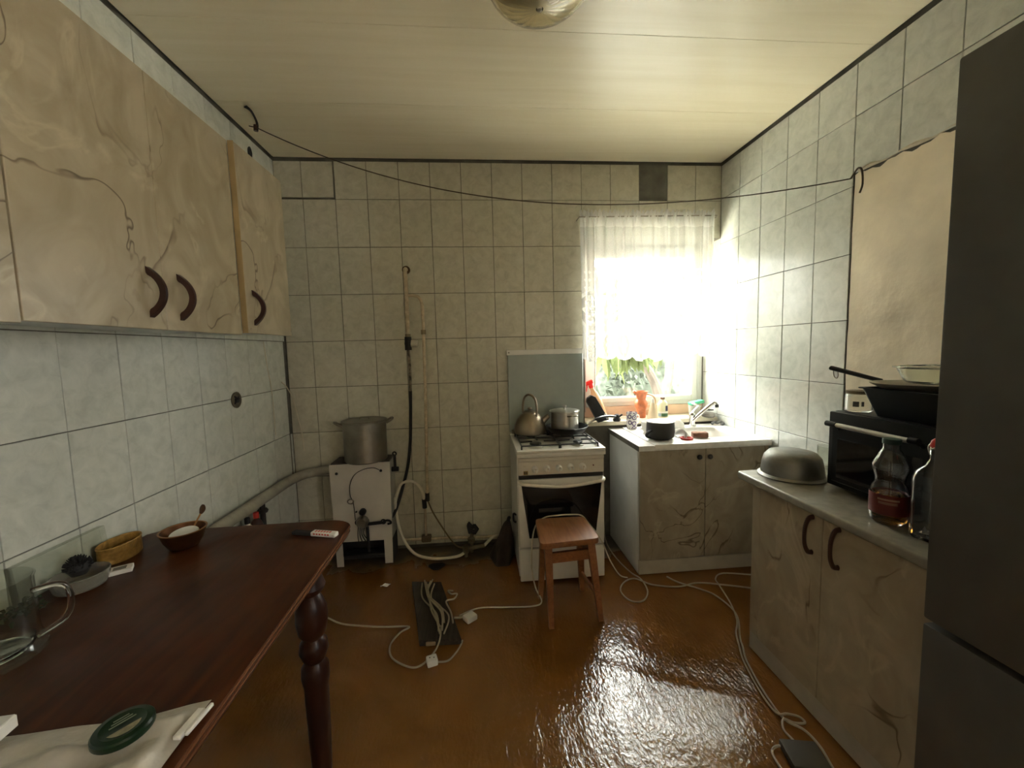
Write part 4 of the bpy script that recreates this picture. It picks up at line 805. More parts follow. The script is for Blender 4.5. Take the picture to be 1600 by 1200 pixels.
P = [(2.30, -0.575, 0.006), (2.333, -0.648, 0.012), (2.427, -0.716, 0.005), (2.477, -0.786, 0.005), (2.488, -0.931, 0.005), (2.40, -1.09, 0.005), (2.378, -1.14, 0.005), (2.338, -1.228, 0.005), (2.302, -1.384, 0.005), (2.294, -1.492, 0.005), (2.325, -1.545, 0.012), (2.331, -1.603, 0.012), (2.32, -1.66, 0.006), (2.28, -1.80, 0.005)]
cd = MB().tube(P, 0.0042, 6, 6).build('floor_cord', CORDB); tag(cd, 'pale cord running along the foot of the right base cabinet', 'cable')
P = [(2.80, -0.62, 0.005), (2.642, -0.583, 0.005), (2.56, -0.639, 0.012), (2.538, -0.718, 0.014), (2.51, -0.858, 0.005), (2.46, -0.981, 0.005), (2.395, -1.07, 0.013), (2.368, -1.13, 0.005), (2.325, -1.228, 0.005), (2.288, -1.384, 0.005), (2.282, -1.47, 0.008), (2.315, -1.482, 0.012), (2.352, -1.492, 0.006), (2.355, -1.515, 0.005), (2.318, -1.512, 0.006), (2.285, -1.50, 0.012), (2.262, -1.53, 0.005), (2.265, -1.57, 0.005), (2.245, -1.59, 0.012)]
cd = MB().tube(P, 0.004, 6, 6).build('floor_cord', CORDB); tag(cd, 'second pale cord with a small loop beside the right base cabinet', 'cable')
xb = thing('cable_box', 'dark flat adaptor box on the floor at the bottom right', 'box', (2.24, -1.62, 0))
MB().box((2.195, -1.68, 0.001), (2.31, -1.585, 0.028), 0.008, M=Rz(-0.2, (2.25, -1.63, 0)), seg=2).build('body', pm('dark_olive_plastic', (0.05, 0.04, 0.022), 0.6), xb)
MB().tube([(2.215, -1.60, 0.018), (2.195, -1.585, 0.008), (2.165, -1.60, 0.005), (2.155, -1.66, 0.005), (2.15, -1.74, 0.005)], 0.004, 6, 5).build('lead', CORDB, xb)

# ---------------------------------------------------------------- sink unit by the window
sx0, sx1, syf, syb = 2.148, 2.945, -0.535, -0.015
sc = thing('sink_cabinet', 'marbled sink base cabinet with round black knobs beside the stove', 'cabinet', (2.55, -0.28, 0))
mb = MB(); mb.box((sx0, syf + 0.018, 0.004), (sx0 + 0.016, syb, 0.752)); mb.box((sx1 - 0.016, syf + 0.018, 0.004), (sx1, syb, 0.752)); mb.box((sx0 + 0.0165, syf + 0.02, 0.095), (sx1 - 0.0165, syb, 0.111)); mb.box((sx0 + 0.0165, syb - 0.006, 0.1115), (sx1 - 0.0165, syb, 0.752)); mb.build('carcass', MELAM, sc, smooth=False)
MB().box((2.522, syf + 0.003, 0.095), (2.552, syf + 0.0175, 0.752), 0.001).build('centre_stile', MARB2, sc, smooth=False)
MB().box((sx0 + 0.001, syf + 0.002, 0.004), (sx1 - 0.001, syf + 0.0178, 0.088), 0.001).build('kick_board', pm('kick_board', (0.46, 0.42, 0.35), 0.6, var=0.1), sc, smooth=False)
for a, b, kx in ((sx0 + 0.006, 2.521, 2.503), (2.553, sx1 - 0.004, 2.568)):
    d = MB().box((a, syf - 0.002, 0.093), (b, syf + 0.0165, 0.750), 0.0015).build('door', MARB2, sc, smooth=False)
    front_disc([(0, 0), (0.006, 0), (0.006, 0.010), (0.014, 0.014), (0.015, 0.022), (0.010, 0.028), (0, 0.029)], kx, syf - 0.002, 0.705).build('knob', BLACK, d)
def ringslab(x0, x1, y0, y1, hx0, hx1, hy0, hy1, z0, z1):
    mb = slab_with_hole(x0, x1, y0, y1, hx0, hx1, hy0, hy1, -z1, -z0); return mb.xf(Matrix(((1, 0, 0, 0), (0, 0, 1, 0), (0, -1, 0, 0), (0, 0, 0, 1))))
wt = ringslab(sx0 - 0.006, W - 0.003, syf - 0.014, -0.004, 2.455, 2.875, -0.435, -0.115, 0.753, 0.783).build('worktop', pm('scratched_white_worktop', (0.80, 0.79, 0.76), 0.2, var=0.12, scale=9, sc=(3, 0.8, 1)), smooth=False)
tag(wt, 'white worktop with a dark left edge over the sink cabinet', 'worktop')
MB().box((sx0 - 0.0075, syf - 0.013, 0.752), (sx0 - 0.0061, -0.006, 0.7828)).build('edge_strip', pm('dark_worn_edge', (0.10, 0.09, 0.075), 0.6, var=0.4), wt, smooth=False)
sk_ = thing('sink', 'stainless steel sink with one rounded bowl under the window', 'sink', (2.62, -0.28, 0.785))
def selip(a, rx, ry, n=5.0):
    c, s = math.cos(a), math.sin(a); return rx * math.copysign(abs(c) ** (2 / n), c), ry * math.copysign(abs(s) ** (2 / n), s)
mb = MB(); bm = mb.bm; NN = 64; rings = []
bx, by, rx, ry = 2.665, -0.275, 0.205, 0.155
ox0, ox1, oy0, oy1 = 2.235, W - 0.006, syf - 0.020, -0.022
def outer(a):
    c, s = math.cos(a), math.sin(a); ts = []
    if c > 1e-9: ts.append((ox1 - bx) / c)
    if c < -1e-9: ts.append((ox0 - bx) / c)
    if s > 1e-9: ts.append((oy1 - by) / s)
    if s < -1e-9: ts.append((oy0 - by) / s)
    t = min(ts); return bx + c * t, by + s * t
angs = sorted([2 * PI * i / NN for i in range(NN)] + [math.atan2(y - by, x - bx) % (2 * PI) for x in (ox0, ox1) for y in (oy0, oy1)])
for kind in ('drop', 'out', 'in0', 'in1', 'in2', 'in3', 'in4'):
    ring = []
    for a in angs:
        if kind in ('drop', 'out'): x, y = outer(a); z = 0.766 if kind == 'drop' else 0.7895
        else:
            k = int(kind[2]); f = (1.02, 0.99, 0.96, 0.90, 0.72)[k]; z = (0.7895, 0.786, 0.76, 0.665, 0.650)[k]
            dx, dy = selip(a, rx * f, ry * f); x, y = bx + dx, by + dy
        ring.append(bm.verts.new((x, y, z)))
    rings.append(ring)
for A, B in zip(rings, rings[1:]):
    for i in range(len(A)): j = (i + 1) % len(A); bm.faces.new((A[i], A[j], B[j], B[i]))
bm.faces.new(rings[-1]); bmesh.ops.recalc_face_normals(bm, faces=bm.faces[:])
mb.build('bowl', pm('satin_scratched_steel', (0.82, 0.80, 0.76), 0.42, 0.55, var=0.1, scale=7, sc=(3, 1, 1)), sk_, ang=50)
MB().lathe([(0.0, 0.6515), (0.030, 0.6515), (0.034, 0.6545), (0.030, 0.656), (0.022, 0.653), (0, 0.653)], (bx, by, 0), 24).build('drain', STEELD, sk_)
fa = thing('faucet', 'chrome lever faucet slanting up at the back of the sink', 'faucet', (2.715, -0.085, 0.7895))
CHR = pm('chrome', (0.62, 0.62, 0.60), 0.15, 1.0, var=0.05)
MB().lathe([(0, 0), (0.026, 0), (0.026, 0.006), (0.020, 0.012), (0.019, 0.07), (0.022, 0.08), (0.016, 0.095), (0, 0.098)], (2.715, -0.085, 0.7895), 24).build('body', CHR, fa)
MB().tube([(2.712, -0.10, 0.83), (2.75, -0.115, 0.875), (2.80, -0.13, 0.925), (2.835, -0.14, 0.955), (2.85, -0.148, 0.952), (2.853, -0.150, 0.935)], lambda t: 0.013 - 0.002 * t, 12, 4).build('spout', CHR, fa)
MB().cyl((2.853, -0.150, 0.945), (2.854, -0.151, 0.926), 0.012, n=14).build('nozzle', BLACKM, fa)
MB().tube([(2.715, -0.085, 0.885), (2.73, -0.075, 0.895), (2.775, -0.055, 0.925)], 0.007, 8, 3, flat=0.6).build('lever', CHR, fa)
ZW = 0.790
bp_ = (2.345, -0.385, ZW)
bk = thing('cooking_pot', 'black enamel pot with a white rimmed opening on the sink edge', 'pot', bp_)
MB().lathe([(0, 0), (0.066, 0), (0.078, 0.010), (0.084, 0.040), (0.082, 0.082), (0.080, 0.096), (0.082, 0.100), (0.078, 0.100), (0.076, 0.085), (0.076, 0.02), (0, 0.012)], bp_, 40).build('body', pm('worn_black_pot', (0.035, 0.033, 0.031), 0.5, var=0.3, scale=8), bk)
MB().lathe([(0.079, 0.1005), (0.083, 0.102), (0.082, 0.106), (0.06, 0.109), (0, 0.110)], bp_, 36).build('white_lid', WHITE, bk)
MB().tube([(bp_[0] - 0.072, bp_[1] - 0.035, ZW + 0.055), (bp_[0] - 0.098, bp_[1] - 0.045, ZW + 0.045), (bp_[0] - 0.104, bp_[1] - 0.035, ZW + 0.022), (bp_[0] - 0.080, bp_[1] - 0.028, ZW + 0.014)], 0.011, 8, 4, flat=0.7).build('handle', BLACKM, bk)
rg = MB().lathe([(0.026, 0), (0.036, 0), (0.038, 0.006), (0.035, 0.011), (0.028, 0.011), (0.026, 0.006), (0.026, 0)], (2.478, -0.452, ZW), 30).build('jar_ring', RED); tag(rg, 'small red ring lid beside the brown sponge on the sink edge', 'lid')
sg = MB().box((2.535, -0.445, ZW + 0.001), (2.625, -0.395, ZW + 0.033), 0.007, M=Rz(-0.25, (2.57, -0.41, 0)), seg=2).build('sponge', pm('brown_sponge', (0.30, 0.16, 0.11), 0.95, var=0.3, scale=40, bump=0.7, bscale=180)); tag(sg, 'brown kitchen sponge on the front edge of the sink', 'sponge')
cw = thing('cleaning_cloth', 'crumpled white cloth between the black pot and the sponge', 'cloth', (2.47, -0.37, ZW))
MB().grid(lambda u, v: (2.436 + 0.085 * u + 0.010 * math.sin(v * 6), -0.425 + 0.11 * v + 0.008 * math.sin(u * 8), ZW + 0.004 + 0.05 * math.sin(PI * u) * math.sin(PI * v) ** 0.8 * (0.7 + 0.3 * math.sin(u * 9 + v * 13)) + 0.003 * math.sin(u * 21 + v * 17) ** 2), 18, 18).build('cloth', WHITEP, cw)
# patterned mug: white with dark rings
def mug_mat():
    m, nt, ns, ls, b = newmat('white_mug_with_blue_rings')
    tc = ns.new('ShaderNodeTexCoord'); v = ns.new('ShaderNodeTexVoronoi'); v.inputs['Scale'].default_value = 26; v.inputs['Randomness'].default_value = 0.35; ls.new(tc.outputs['Object'], v.inputs[0])
    r = ramp(ns, [(0.0, (0.10, 0.06, 0.14)), (0.16, (0.10, 0.06, 0.14)), (0.2, (0.7, 0.68, 0.66)), (0.30, (0.7, 0.68, 0.66)), (0.33, (0.10, 0.06, 0.16)), (0.44, (0.14, 0.10, 0.2)), (0.50, (0.74, 0.72, 0.70))]); ls.new(v.outputs['Distance'], r.inputs[0]); ls.new(r.outputs[0], b.inputs['Base Color']); b.inputs['Roughness'].default_value = 0.25
    return m
mgc = (2.285, -0.075, ZW)
mg = thing('mug', 'white mug with dark ring pattern at the back of the sink', 'mug', mgc)
MB().lathe([(0, 0), (0.030, 0), (0.034, 0.004), (0.037, 0.10), (0.036, 0.114), (0.034, 0.114), (0.033, 0.01), (0, 0.006)], mgc, 32).build('body', mug_mat(), mg)
MB().tube([(mgc[0] + 0.034, mgc[1] + 0.005, ZW + 0.09), (mgc[0] + 0.058, mgc[1] + 0.02, ZW + 0.085), (mgc[0] + 0.058, mgc[1] + 0.02, ZW + 0.045), (mgc[0] + 0.034, mgc[1] + 0.005, ZW + 0.03)], 0.005, 8, 4).build('handle', WHITEP, mg)
tcx = (2.335, -0.22, ZW)
tcp = thing('cup', 'small white cup with a ring handle behind the black pot', 'cup', tcx)
MB().lathe([(0, 0), (0.024, 0), (0.034, 0.02), (0.040, 0.055), (0.042, 0.072), (0.039, 0.072), (0.032, 0.02), (0, 0.008)], tcx, 30).build('body', WHITE, tcp)
MB().tube([(tcx[0] + 0.037, tcx[1] - 0.006, ZW + 0.055), (tcx[0] + 0.062, tcx[1] - 0.010, ZW + 0.055), (tcx[0] + 0.062, tcx[1] - 0.010, ZW + 0.025), (tcx[0] + 0.034, tcx[1] - 0.006, ZW + 0.022)], 0.0045, 8, 4).build('handle', WHITE, tcp)
for k, (x, y) in enumerate(((2.195, -0.16), (2.20, -0.30))):
    pass
tp2 = (2.60, -0.10, ZW)
t2 = thing('bowl', 'small upturned white bowl at the back of the sink', 'bowl', tp2)
MB().lathe([(0.046, 0), (0.048, 0.004), (0.042, 0.030), (0.024, 0.048), (0.022, 0.052), (0.018, 0.052), (0.016, 0.049), (0, 0.048)], tp2, 30).build('body', WHITE, t2)
t3 = MB().lathe([(0.0, 0), (0.03, 0), (0.058, 0.008), (0.062, 0.011), (0.056, 0.011), (0.03, 0.004), (0, 0.004)], (2.50, -0.20, 0.0), 28).xf(Matrix.Translation((0, 0, ZW)))
# saucer sits on the rim left of the bowl
t3 = t3.xf(Matrix.Translation((-0.105, 0.09, 0))).build('saucer', WHITE); tag(t3, 'white saucer lying flat behind the black pot', 'saucer')
ZS = 0.832
con = thing('squeeze_bottle', 'cone shaped pale bottle on the sill before the orange pitcher', 'bottle', (2.478, 0.02, ZS))
cc_ = (2.478, 0.02, ZS)
MB().lathe([(0, 0), (0.036, 0), (0.038, 0.006), (0.030, 0.05), (0.016, 0.105), (0.012, 0.118), (0, 0.118)], cc_, 26).build('body', pm('cream_plastic', (0.74, 0.60, 0.42), 0.4, var=0.05), con)
MB().lathe([(0.0, 0.1185), (0.012, 0.1185), (0.010, 0.138), (0.005, 0.150), (0, 0.150)], cc_, 16).build('nozzle', WHITEP, con)
jc = (2.425, 0.10, ZS)
jg = thing('pitcher', 'orange moulded pitcher with a curved handle on the window sill', 'pitcher', jc)
ORG = pm('orange_glaze', (0.62, 0.20, 0.09), 0.3, var=0.25, scale=30)
MB().lathe([(0, 0), (0.030, 0), (0.034, 0.01), (0.034, 0.06), (0.044, 0.085), (0.046, 0.105), (0.038, 0.125), (0.030, 0.135), (0.036, 0.155), (0.046, 0.185), (0.050, 0.195), (0.045, 0.195), (0.030, 0.14), (0.028, 0.02), (0, 0.012)], jc, 36, ripple=lambda a, r, z: 0.05 * math.sin(6 * a + z * 40) if 0.05 < z < 0.19 else 0).build('body', ORG, jg)
MB().tube([(jc[0] + 0.040, jc[1] - 0.01, ZS + 0.175), (jc[0] + 0.085, jc[1] - 0.02, ZS + 0.155), (jc[0] + 0.098, jc[1] - 0.02, ZS + 0.11), (jc[0] + 0.075, jc[1] - 0.016, ZS + 0.065), (jc[0] + 0.035, jc[1] - 0.008, ZS + 0.055)], 0.0065, 8, 5).build('handle', pm('tan_glaze', (0.50, 0.38, 0.22), 0.3), jg)
MB().tube([(jc[0] - 0.038, jc[1], ZS + 0.18), (jc[0] - 0.058, jc[1], ZS + 0.198)], lambda t: 0.014 - 0.005 * t, 8).build('lip', ORG, jg)
sbp = (2.588, 0.10, ZS)
sb = thing('detergent_bottle', 'clear yellowish bottle with a dark blue label on the sill', 'bottle', sbp)
MB().lathe([(0, 0), (0.036, 0), (0.038, 0.006), (0.038, 0.090), (0.026, 0.115), (0.014, 0.124), (0.014, 0.130), (0, 0.130)], sbp, 28).build('body', pm('yellowish_clear_plastic', (0.70, 0.68, 0.48), 0.25, var=0.05), sb)
MB().lathe([(0, 0.1305), (0.016, 0.1305), (0.016, 0.144), (0, 0.145)], sbp, 18).build('cap', pm('brown_cap', (0.18, 0.10, 0.05), 0.5), sb)
def arc_label(c, r, z0, z1, a0, a1, mat, parent, name='label'):
    MB().grid(lambda u, v: (c[0] + r * math.cos(a0 + (a1 - a0) * u), c[1] + r * math.sin(a0 + (a1 - a0) * u), c[2] + z0 + (z1 - z0) * v), 14, 3).build(name, mat, parent)
arc_label(sbp, 0.0385, 0.045, 0.085, -1.45, -0.85, pm('navy_print', (0.03, 0.03, 0.08), 0.5), sb)
arc_label(sbp, 0.0386, 0.030, 0.042, -2.9, -0.2, WHITEP, sb)
arc_label(sbp, 0.0386, 0.006, 0.029, -2.2, -0.9, pm('green_print', (0.06, 0.16, 0.07), 0.5), sb)
arc_label(sbp, 0.0386, 0.006, 0.029, -2.9, -2.25, pm('pale_blue_print', (0.30, 0.42, 0.55), 0.5), sb)
hol = thing('holder', 'pale holder on the sill with a green and white sponge cloth in it', 'holder', (2.815, 0.045, ZS))
hc = (2.80, 0.04, ZS)
MB().lathe([(0, 0), (0.034, 0), (0.036, 0.006), (0.040, 0.085), (0.037, 0.085), (0.033, 0.01), (0, 0.006)], hc, 26).build('body', pm('grey_holder', (0.45, 0.44, 0.38), 0.5), hol)
gs = MB().box((-0.05, -0.028, 0), (0.05, 0.028, 0.022), 0.006, seg=2).xf(Matrix.Translation((hc[0] + 0.015, hc[1], ZS + 0.094)) @ Matrix.Rotation(-0.18, 4, 'Y')).build('sponge_cloth', pm('mint_green_sponge', (0.10, 0.52, 0.28), 0.8, var=0.15)); tag(gs, 'mint green sponge cloth lying on the pale holder by the faucet', 'sponge')
gw = MB().box((-0.028, -0.030, 0), (0.028, 0.026, 0.014), 0.005, seg=2).xf(Matrix.Translation((hc[0] - 0.012, hc[1] - 0.034, ZS + 0.0865)) @ Matrix.Rotation(0.45, 4, 'Y')).build('wrapper', WHITE); tag(gw, 'white wrapper with a dark slot leaning on the green sponge', 'wrapper')
st_ = MB().lathe([(0, 0), (0.05, 0), (0.06, 0.012), (0.05, 0.030), (0.02, 0.036), (0, 0.036)], (2.895, 0.02, ZS), 18, sx=0.75, sy=1.0, ripple=lambda a, r, z: 0.08 * math.sin(3 * a + 60 * z)).build('scouring_pad', pm('grey_scourer', (0.30, 0.28, 0.24), 0.8, var=0.3, bump=0.6)); tag(st_, 'grey lumpy scouring pad at the right end of the sill', 'scourer')
kn = thing('knife', 'dark handled kitchen brush lying across the grey scouring pad', 'brush', (2.895, 0.02, ZS + 0.037))
MB().tube([(2.835, 0.0, ZS + 0.048), (2.87, 0.01, ZS + 0.052), (2.94, 0.03, ZS + 0.046)], lambda t: 0.010 - 0.006 * t, 8, 4).build('handle', BLACKM, kn)
kn.name = 'kitchen_brush'
tk = MB().tube([(2.86, -0.085, ZW + 0.008), (2.88, -0.082, ZW + 0.022), (2.90, -0.085, ZW + 0.014), (2.925, -0.083, ZW + 0.022), (2.938, -0.10, ZW + 0.010), (2.915, -0.108, ZW + 0.008)], 0.009, 8, 5).build('plug_chain', pm('grey_rubber', (0.16, 0.155, 0.15), 0.6)); tag(tk, 'grey twisted rubber sink plug on the right back corner of the sink', 'plug')
# black cases and red-headed spray bottle in the left corner of the sill
spm = Matrix.Translation((2.150, 0.135, ZS)) @ Matrix.Rotation(-0.36, 4, 'Y')
sy = thing('spray_bottle', 'leaning peach spray bottle with a red trigger head', 'bottle', (2.150, 0.135, ZS))
MB().lathe([(0, 0.016), (0.034, 0.016), (0.037, 0.022), (0.037, 0.14), (0.030, 0.19), (0.016, 0.225), (0.014, 0.245), (0, 0.245)], n=24, M=spm).build('body', pm('peach_translucent_plastic', (0.72, 0.44, 0.24), 0.35, var=0.06), sy)
REDT = pm('bright_red_plastic', (0.75, 0.03, 0.025), 0.35, var=0.05)
mb = MB(); mb.lathe([(0, 0.2455), (0.018, 0.2455), (0.018, 0.268), (0.012, 0.272), (0, 0.272)], n=16, M=spm); mb.box((-0.052, -0.011, 0.272), (0.024, 0.011, 0.302), 0.004, M=spm); mb.box((-0.066, -0.006, 0.284), (-0.0515, 0.006, 0.298), 0.002, M=spm); mb.build('head', REDT, sy)
MB().tube([spm @ Vector(p) for p in [(-0.026, 0, 0.272), (-0.034, 0, 0.255), (-0.050, 0, 0.232)]], 0.005, 6, 3).build('trigger', REDT, sy)
bc = thing('black_case', 'tall black case leaning in the left corner of the window sill', 'case', (2.10, 0.02, ZS))
Mc = Matrix.Translation((2.115, -0.005, ZS)) @ Matrix.Rotation(-0.52, 4, 'Y')
MB().prism([(-0.045, 0.022), (0.032, 0.0), (0.030, 0.19), (0.012, 0.215), (-0.020, 0.213), (-0.040, 0.19)], -0.02, 0.022, 0.006, M=Mc @ Matrix(((1, 0, 0, 0), (0, 0, 1, 0), (0, 1, 0, 0), (0, 0, 0, 1)))).build('body', pm('black_leatherette', (0.018, 0.016, 0.016), 0.55, var=0.3, bump=0.3), bc)
MB().box((0.018, -0.025, 0.012), (0.034, 0.027, 0.055), 0.003, M=Mc).build('pale_clip', WHITEP, bc)
bt = thing('black_clamp', 'small black knob-shaped clamp beside the leaning black case', 'clamp', (2.205, 0.0, ZS))
MB().lathe([(0, 0), (0.024, 0), (0.026, 0.012), (0.018, 0.026), (0.020, 0.038), (0.012, 0.048), (0, 0.049)], (2.205, 0.0, ZS), 14, ripple=lambda a, r, z: 0.10 * math.cos(5 * a)).tube([(2.22, 0, ZS + 0.03), (2.245, 0.002, ZS + 0.045)], 0.007, 8).build('body', BLACKM, bt)
rg2 = thing('rag', 'pale crumpled rag on the sill between the clamp and the mug', 'cloth', (2.265, 0.06, ZS))
MB().grid(lambda u, v: (2.225 + 0.11 * u, 0.02 + 0.07 * v, ZS + 0.002 + 0.028 * math.sin(PI * u) * math.sin(PI * v) * (0.6 + 0.4 * math.sin(9 * u + 11 * v))), 16, 12).build('cloth', pm('beige_rag', (0.62, 0.54, 0.42), 0.9, var=0.2), rg2)

# ---------------------------------------------------------------- right base cabinet, counter and its clutter
cyF, cyN, cxF = -1.145, -1.885, 2.405
rc = thing('base_cabinet', 'pinkish marbled base cabinet with dark bow handles by the right wall', 'cabinet', (2.67, -1.5, 0))
mb = MB(); mb.box((cxF + 0.018, cyF - 0.016, 0.004), (W - 0.02, cyF, 0.752)); mb.box((cxF + 0.018, cyN, 0.004), (W - 0.02, cyN + 0.016, 0.752)); mb.box((cxF + 0.02, cyN + 0.0165, 0.10), (W - 0.02, cyF - 0.0165, 0.116)); mb.box((W - 0.026, cyN + 0.0165, 0.1165), (W - 0.02, cyF - 0.0165, 0.752)); mb.build('carcass', MARB3, rc, smooth=False)
MB().box((cxF + 0.001, cyN + 0.0005, 0.004), (cxF + 0.0178, cyF - 0.0005, 0.082), 0.001).build('kick_board', pm('kick_board', (0.46, 0.42, 0.35), 0.6, var=0.1), rc, smooth=False)
MB().box((cxF, cyF - 0.048, 0.0825), (cxF + 0.0178, cyF - 0.0005, 0.752), 0.001).build('end_stile', MARB3, rc, smooth=False)
def bow2(parent, y, z0, z1, x):
    pts = [(x, y, z1), (x - 0.016, y, z1 - 0.004), (x - 0.030, y - 0.002, z1 - 0.03), (x - 0.034, y - 0.003, (z0 + z1) / 2), (x - 0.030, y - 0.002, z0 + 0.03), (x - 0.016, y, z0 + 0.004), (x, y, z0)]
    MB().tube(pts, lambda t: 0.0075 - 0.002 * math.sin(PI * t), 8, 5, flat=1.3).build('handle', DARKBR, parent)
for a, b, hy in ((-1.503, cyF - 0.0495, -1.462), (cyN + 0.001, -1.5045, -1.567)):
    d = MB().box((cxF - 0.002, a, 0.083), (cxF + 0.0165, b, 0.748), 0.0015).build('door', MARB3, rc, smooth=False)
    bow2(d, hy, 0.608, 0.738, cxF - 0.002)
CTM = pm('grey_stone_laminate', (0.27, 0.25, 0.20), 0.24, var=0.14, scale=25)
ct = MB().prism([(cxF - 0.022, cyN), (W - 0.008, cyN), (W - 0.008, -1.058), (cxF - 0.012, -1.062), (cxF - 0.022, -1.075)], 0.7535, 0.787, 0.010, seg=3).build('countertop', CTM)
tag(ct, 'grey laminate countertop over the right base cabinet', 'worktop')
ZC = 0.788
bs = thing('basin', 'upturned dull aluminium basin on the end of the right counter', 'basin', (2.575, -1.165, ZC))
bcn = (2.565, -1.165, ZC)
MB().lathe([(0.126, 0.0), (0.128, 0.003), (0.122, 0.006), (0.116, 0.012), (0.112, 0.05), (0.104, 0.082), (0.088, 0.101), (0.06, 0.108), (0, 0.110), (0, 0.105), (0.06, 0.103), (0.085, 0.096), (0.100, 0.078), (0.108, 0.05), (0.112, 0.01), (0.126, 0.0)], bcn, 44).build('body', ALU, bs)
gm = thing('glass_mug', 'clear glass mug on the counter between the basin and the oven', 'mug', (2.80, -1.085, ZC))
gmc = (2.79, -1.10, ZC)
MB().lathe([(0, 0), (0.034, 0), (0.038, 0.005), (0.040, 0.10), (0.0375, 0.10), (0.035, 0.012), (0, 0.010), ], gmc, 30).build('body', THIN, gm)
MB().tube([(gmc[0] + 0.028, gmc[1] - 0.030, ZC + 0.085), (gmc[0] + 0.045, gmc[1] - 0.050, ZC + 0.08), (gmc[0] + 0.045, gmc[1] - 0.050, ZC + 0.035), (gmc[0] + 0.028, gmc[1] - 0.030, ZC + 0.022)], 0.005, 8, 4).build('handle', GLASSM, gm)
cj = thing('ceramic_jug', 'cream ceramic jug half hidden behind the black oven', 'jug', (2.76, -1.235, ZC))
cjc = (2.755, -1.235, ZC)
MB().lathe([(0, 0), (0.032, 0), (0.044, 0.02), (0.046, 0.05), (0.034, 0.085), (0.030, 0.10), (0.034, 0.112), (0.030, 0.112), (0.026, 0.09), (0, 0.03)], cjc, 28).build('body', pm('cream_ceramic', (0.62, 0.54, 0.40), 0.3), cj)
MB().tube([(cjc[0] - 0.030, cjc[1] + 0.012, ZC + 0.10), (cjc[0] - 0.055, cjc[1] + 0.02, ZC + 0.085), (cjc[0] - 0.058, cjc[1] + 0.02, ZC + 0.05), (cjc[0] - 0.042, cjc[1] + 0.014, ZC + 0.03)], 0.005, 8, 4).build('handle', pm('brown_handle', (0.22, 0.13, 0.07), 0.4), cj)
# black tabletop oven
ox, oyF, oyN, ozt = 2.588, -1.312, -1.80, 1.090
ov = thing('tabletop_oven', 'black tabletop oven with a steel bar handle on the counter', 'oven', (2.75, -1.55, ZC))
OVB = pm('black_oven_enamel', (0.007, 0.008, 0.009), 0.35, var=0.2, spec=0.3)
MB().box((ox + 0.022, oyN, ZC + 0.012), (W - 0.03, oyF, ozt), 0.008, seg=2).build('body', OVB, ov)
MB().box((ox, oyN + 0.002, ZC + 0.014), (ox + 0.0215, oyF - 0.002, ozt - 0.002), 0.006, seg=2).build('front_frame', OVB, ov)
od = MB().box((ox - 0.012, oyN + 0.11, ZC + 0.035), (ox - 0.0005, oyF - 0.028, ozt - 0.055), 0.004).build('door', OVB, ov)
MB().box((ox - 0.0135, oyN + 0.14, ZC + 0.055), (ox - 0.0122, oyF - 0.055, ozt - 0.098), 0.0005).build('window', pm('black_oven_glass', (0.006, 0.006, 0.007), 0.06), od)
MB().cyl((ox - 0.045, -1.395, 1.049), (ox - 0.045, -1.645, 1.047), 0.0085, n=14).build('handle_bar', pm('satin_bar', (0.62, 0.60, 0.55), 0.4, 0.6), od)
for y0, y1 in ((-1.352, -1.3945), (-1.6455, -1.672)):
    MB().cyl((ox - 0.045, y0, 1.0493), (ox - 0.045, y1, 1.0488), 0.0105, n=12).tube([(ox - 0.045, (y0 + y1) / 2, 1.049), (ox - 0.02, (y0 + y1) / 2, 1.036), (ox - 0.0125, (y0 + y1) / 2, 1.028)], 0.007, 8, 2).build('handle_end', BLACK, od)
for z in (0.88, 0.96, 1.03): MB().lathe([(0, 0), (0.018, 0), (0.016, 0.014), (0, 0.015)], n=18, M=Matrix.Translation((ox - 0.0005, oyN + 0.055, z)) @ Matrix.Rotation(-PI / 2, 4, 'Y')).build('dial', pm('dark_grey_dial', (0.07, 0.07, 0.07), 0.4), ov)
for x in (ox + 0.05, W - 0.07):
    for y in (oyN + 0.05, oyF - 0.05): MB().cyl((x, y, ZC), (x, y, ZC + 0.0125), 0.014, n=10).build('foot', BLACKM, ov)
ZO = ozt + 0.001
jr = thing('glass_jar', 'small lidded glass jar with a label on top of the oven', 'jar', (2.715, -1.30, ZO))
jcn = (2.665, -1.357, ZO)
jr.location = jcn
MB().lathe([(0, 0), (0.038, 0), (0.041, 0.005), (0.041, 0.060), (0.036, 0.066), (0.033, 0.066), (0.038, 0.058), (0.038, 0.006), (0, 0.004)], jcn, 30).build('body', glass('milky_jar_glass', (0.92, 0.92, 0.88), 0.15), jr)
MB().lathe([(0, 0.0665), (0.039, 0.0665), (0.040, 0.069), (0.039, 0.078), (0, 0.079)], jcn, 30).build('lid', pm('tan_lid', (0.24, 0.19, 0.11), 0.5), jr)
arc_label(jcn, 0.0415, 0.020, 0.040, 3.5, 3.95, pm('grey_print', (0.16, 0.15, 0.13), 0.6), jr)
arc_label(jcn, 0.0415, 0.022, 0.040, 4.1, 4.3, pm('grey_print', (0.16, 0.15, 0.13), 0.6), jr)
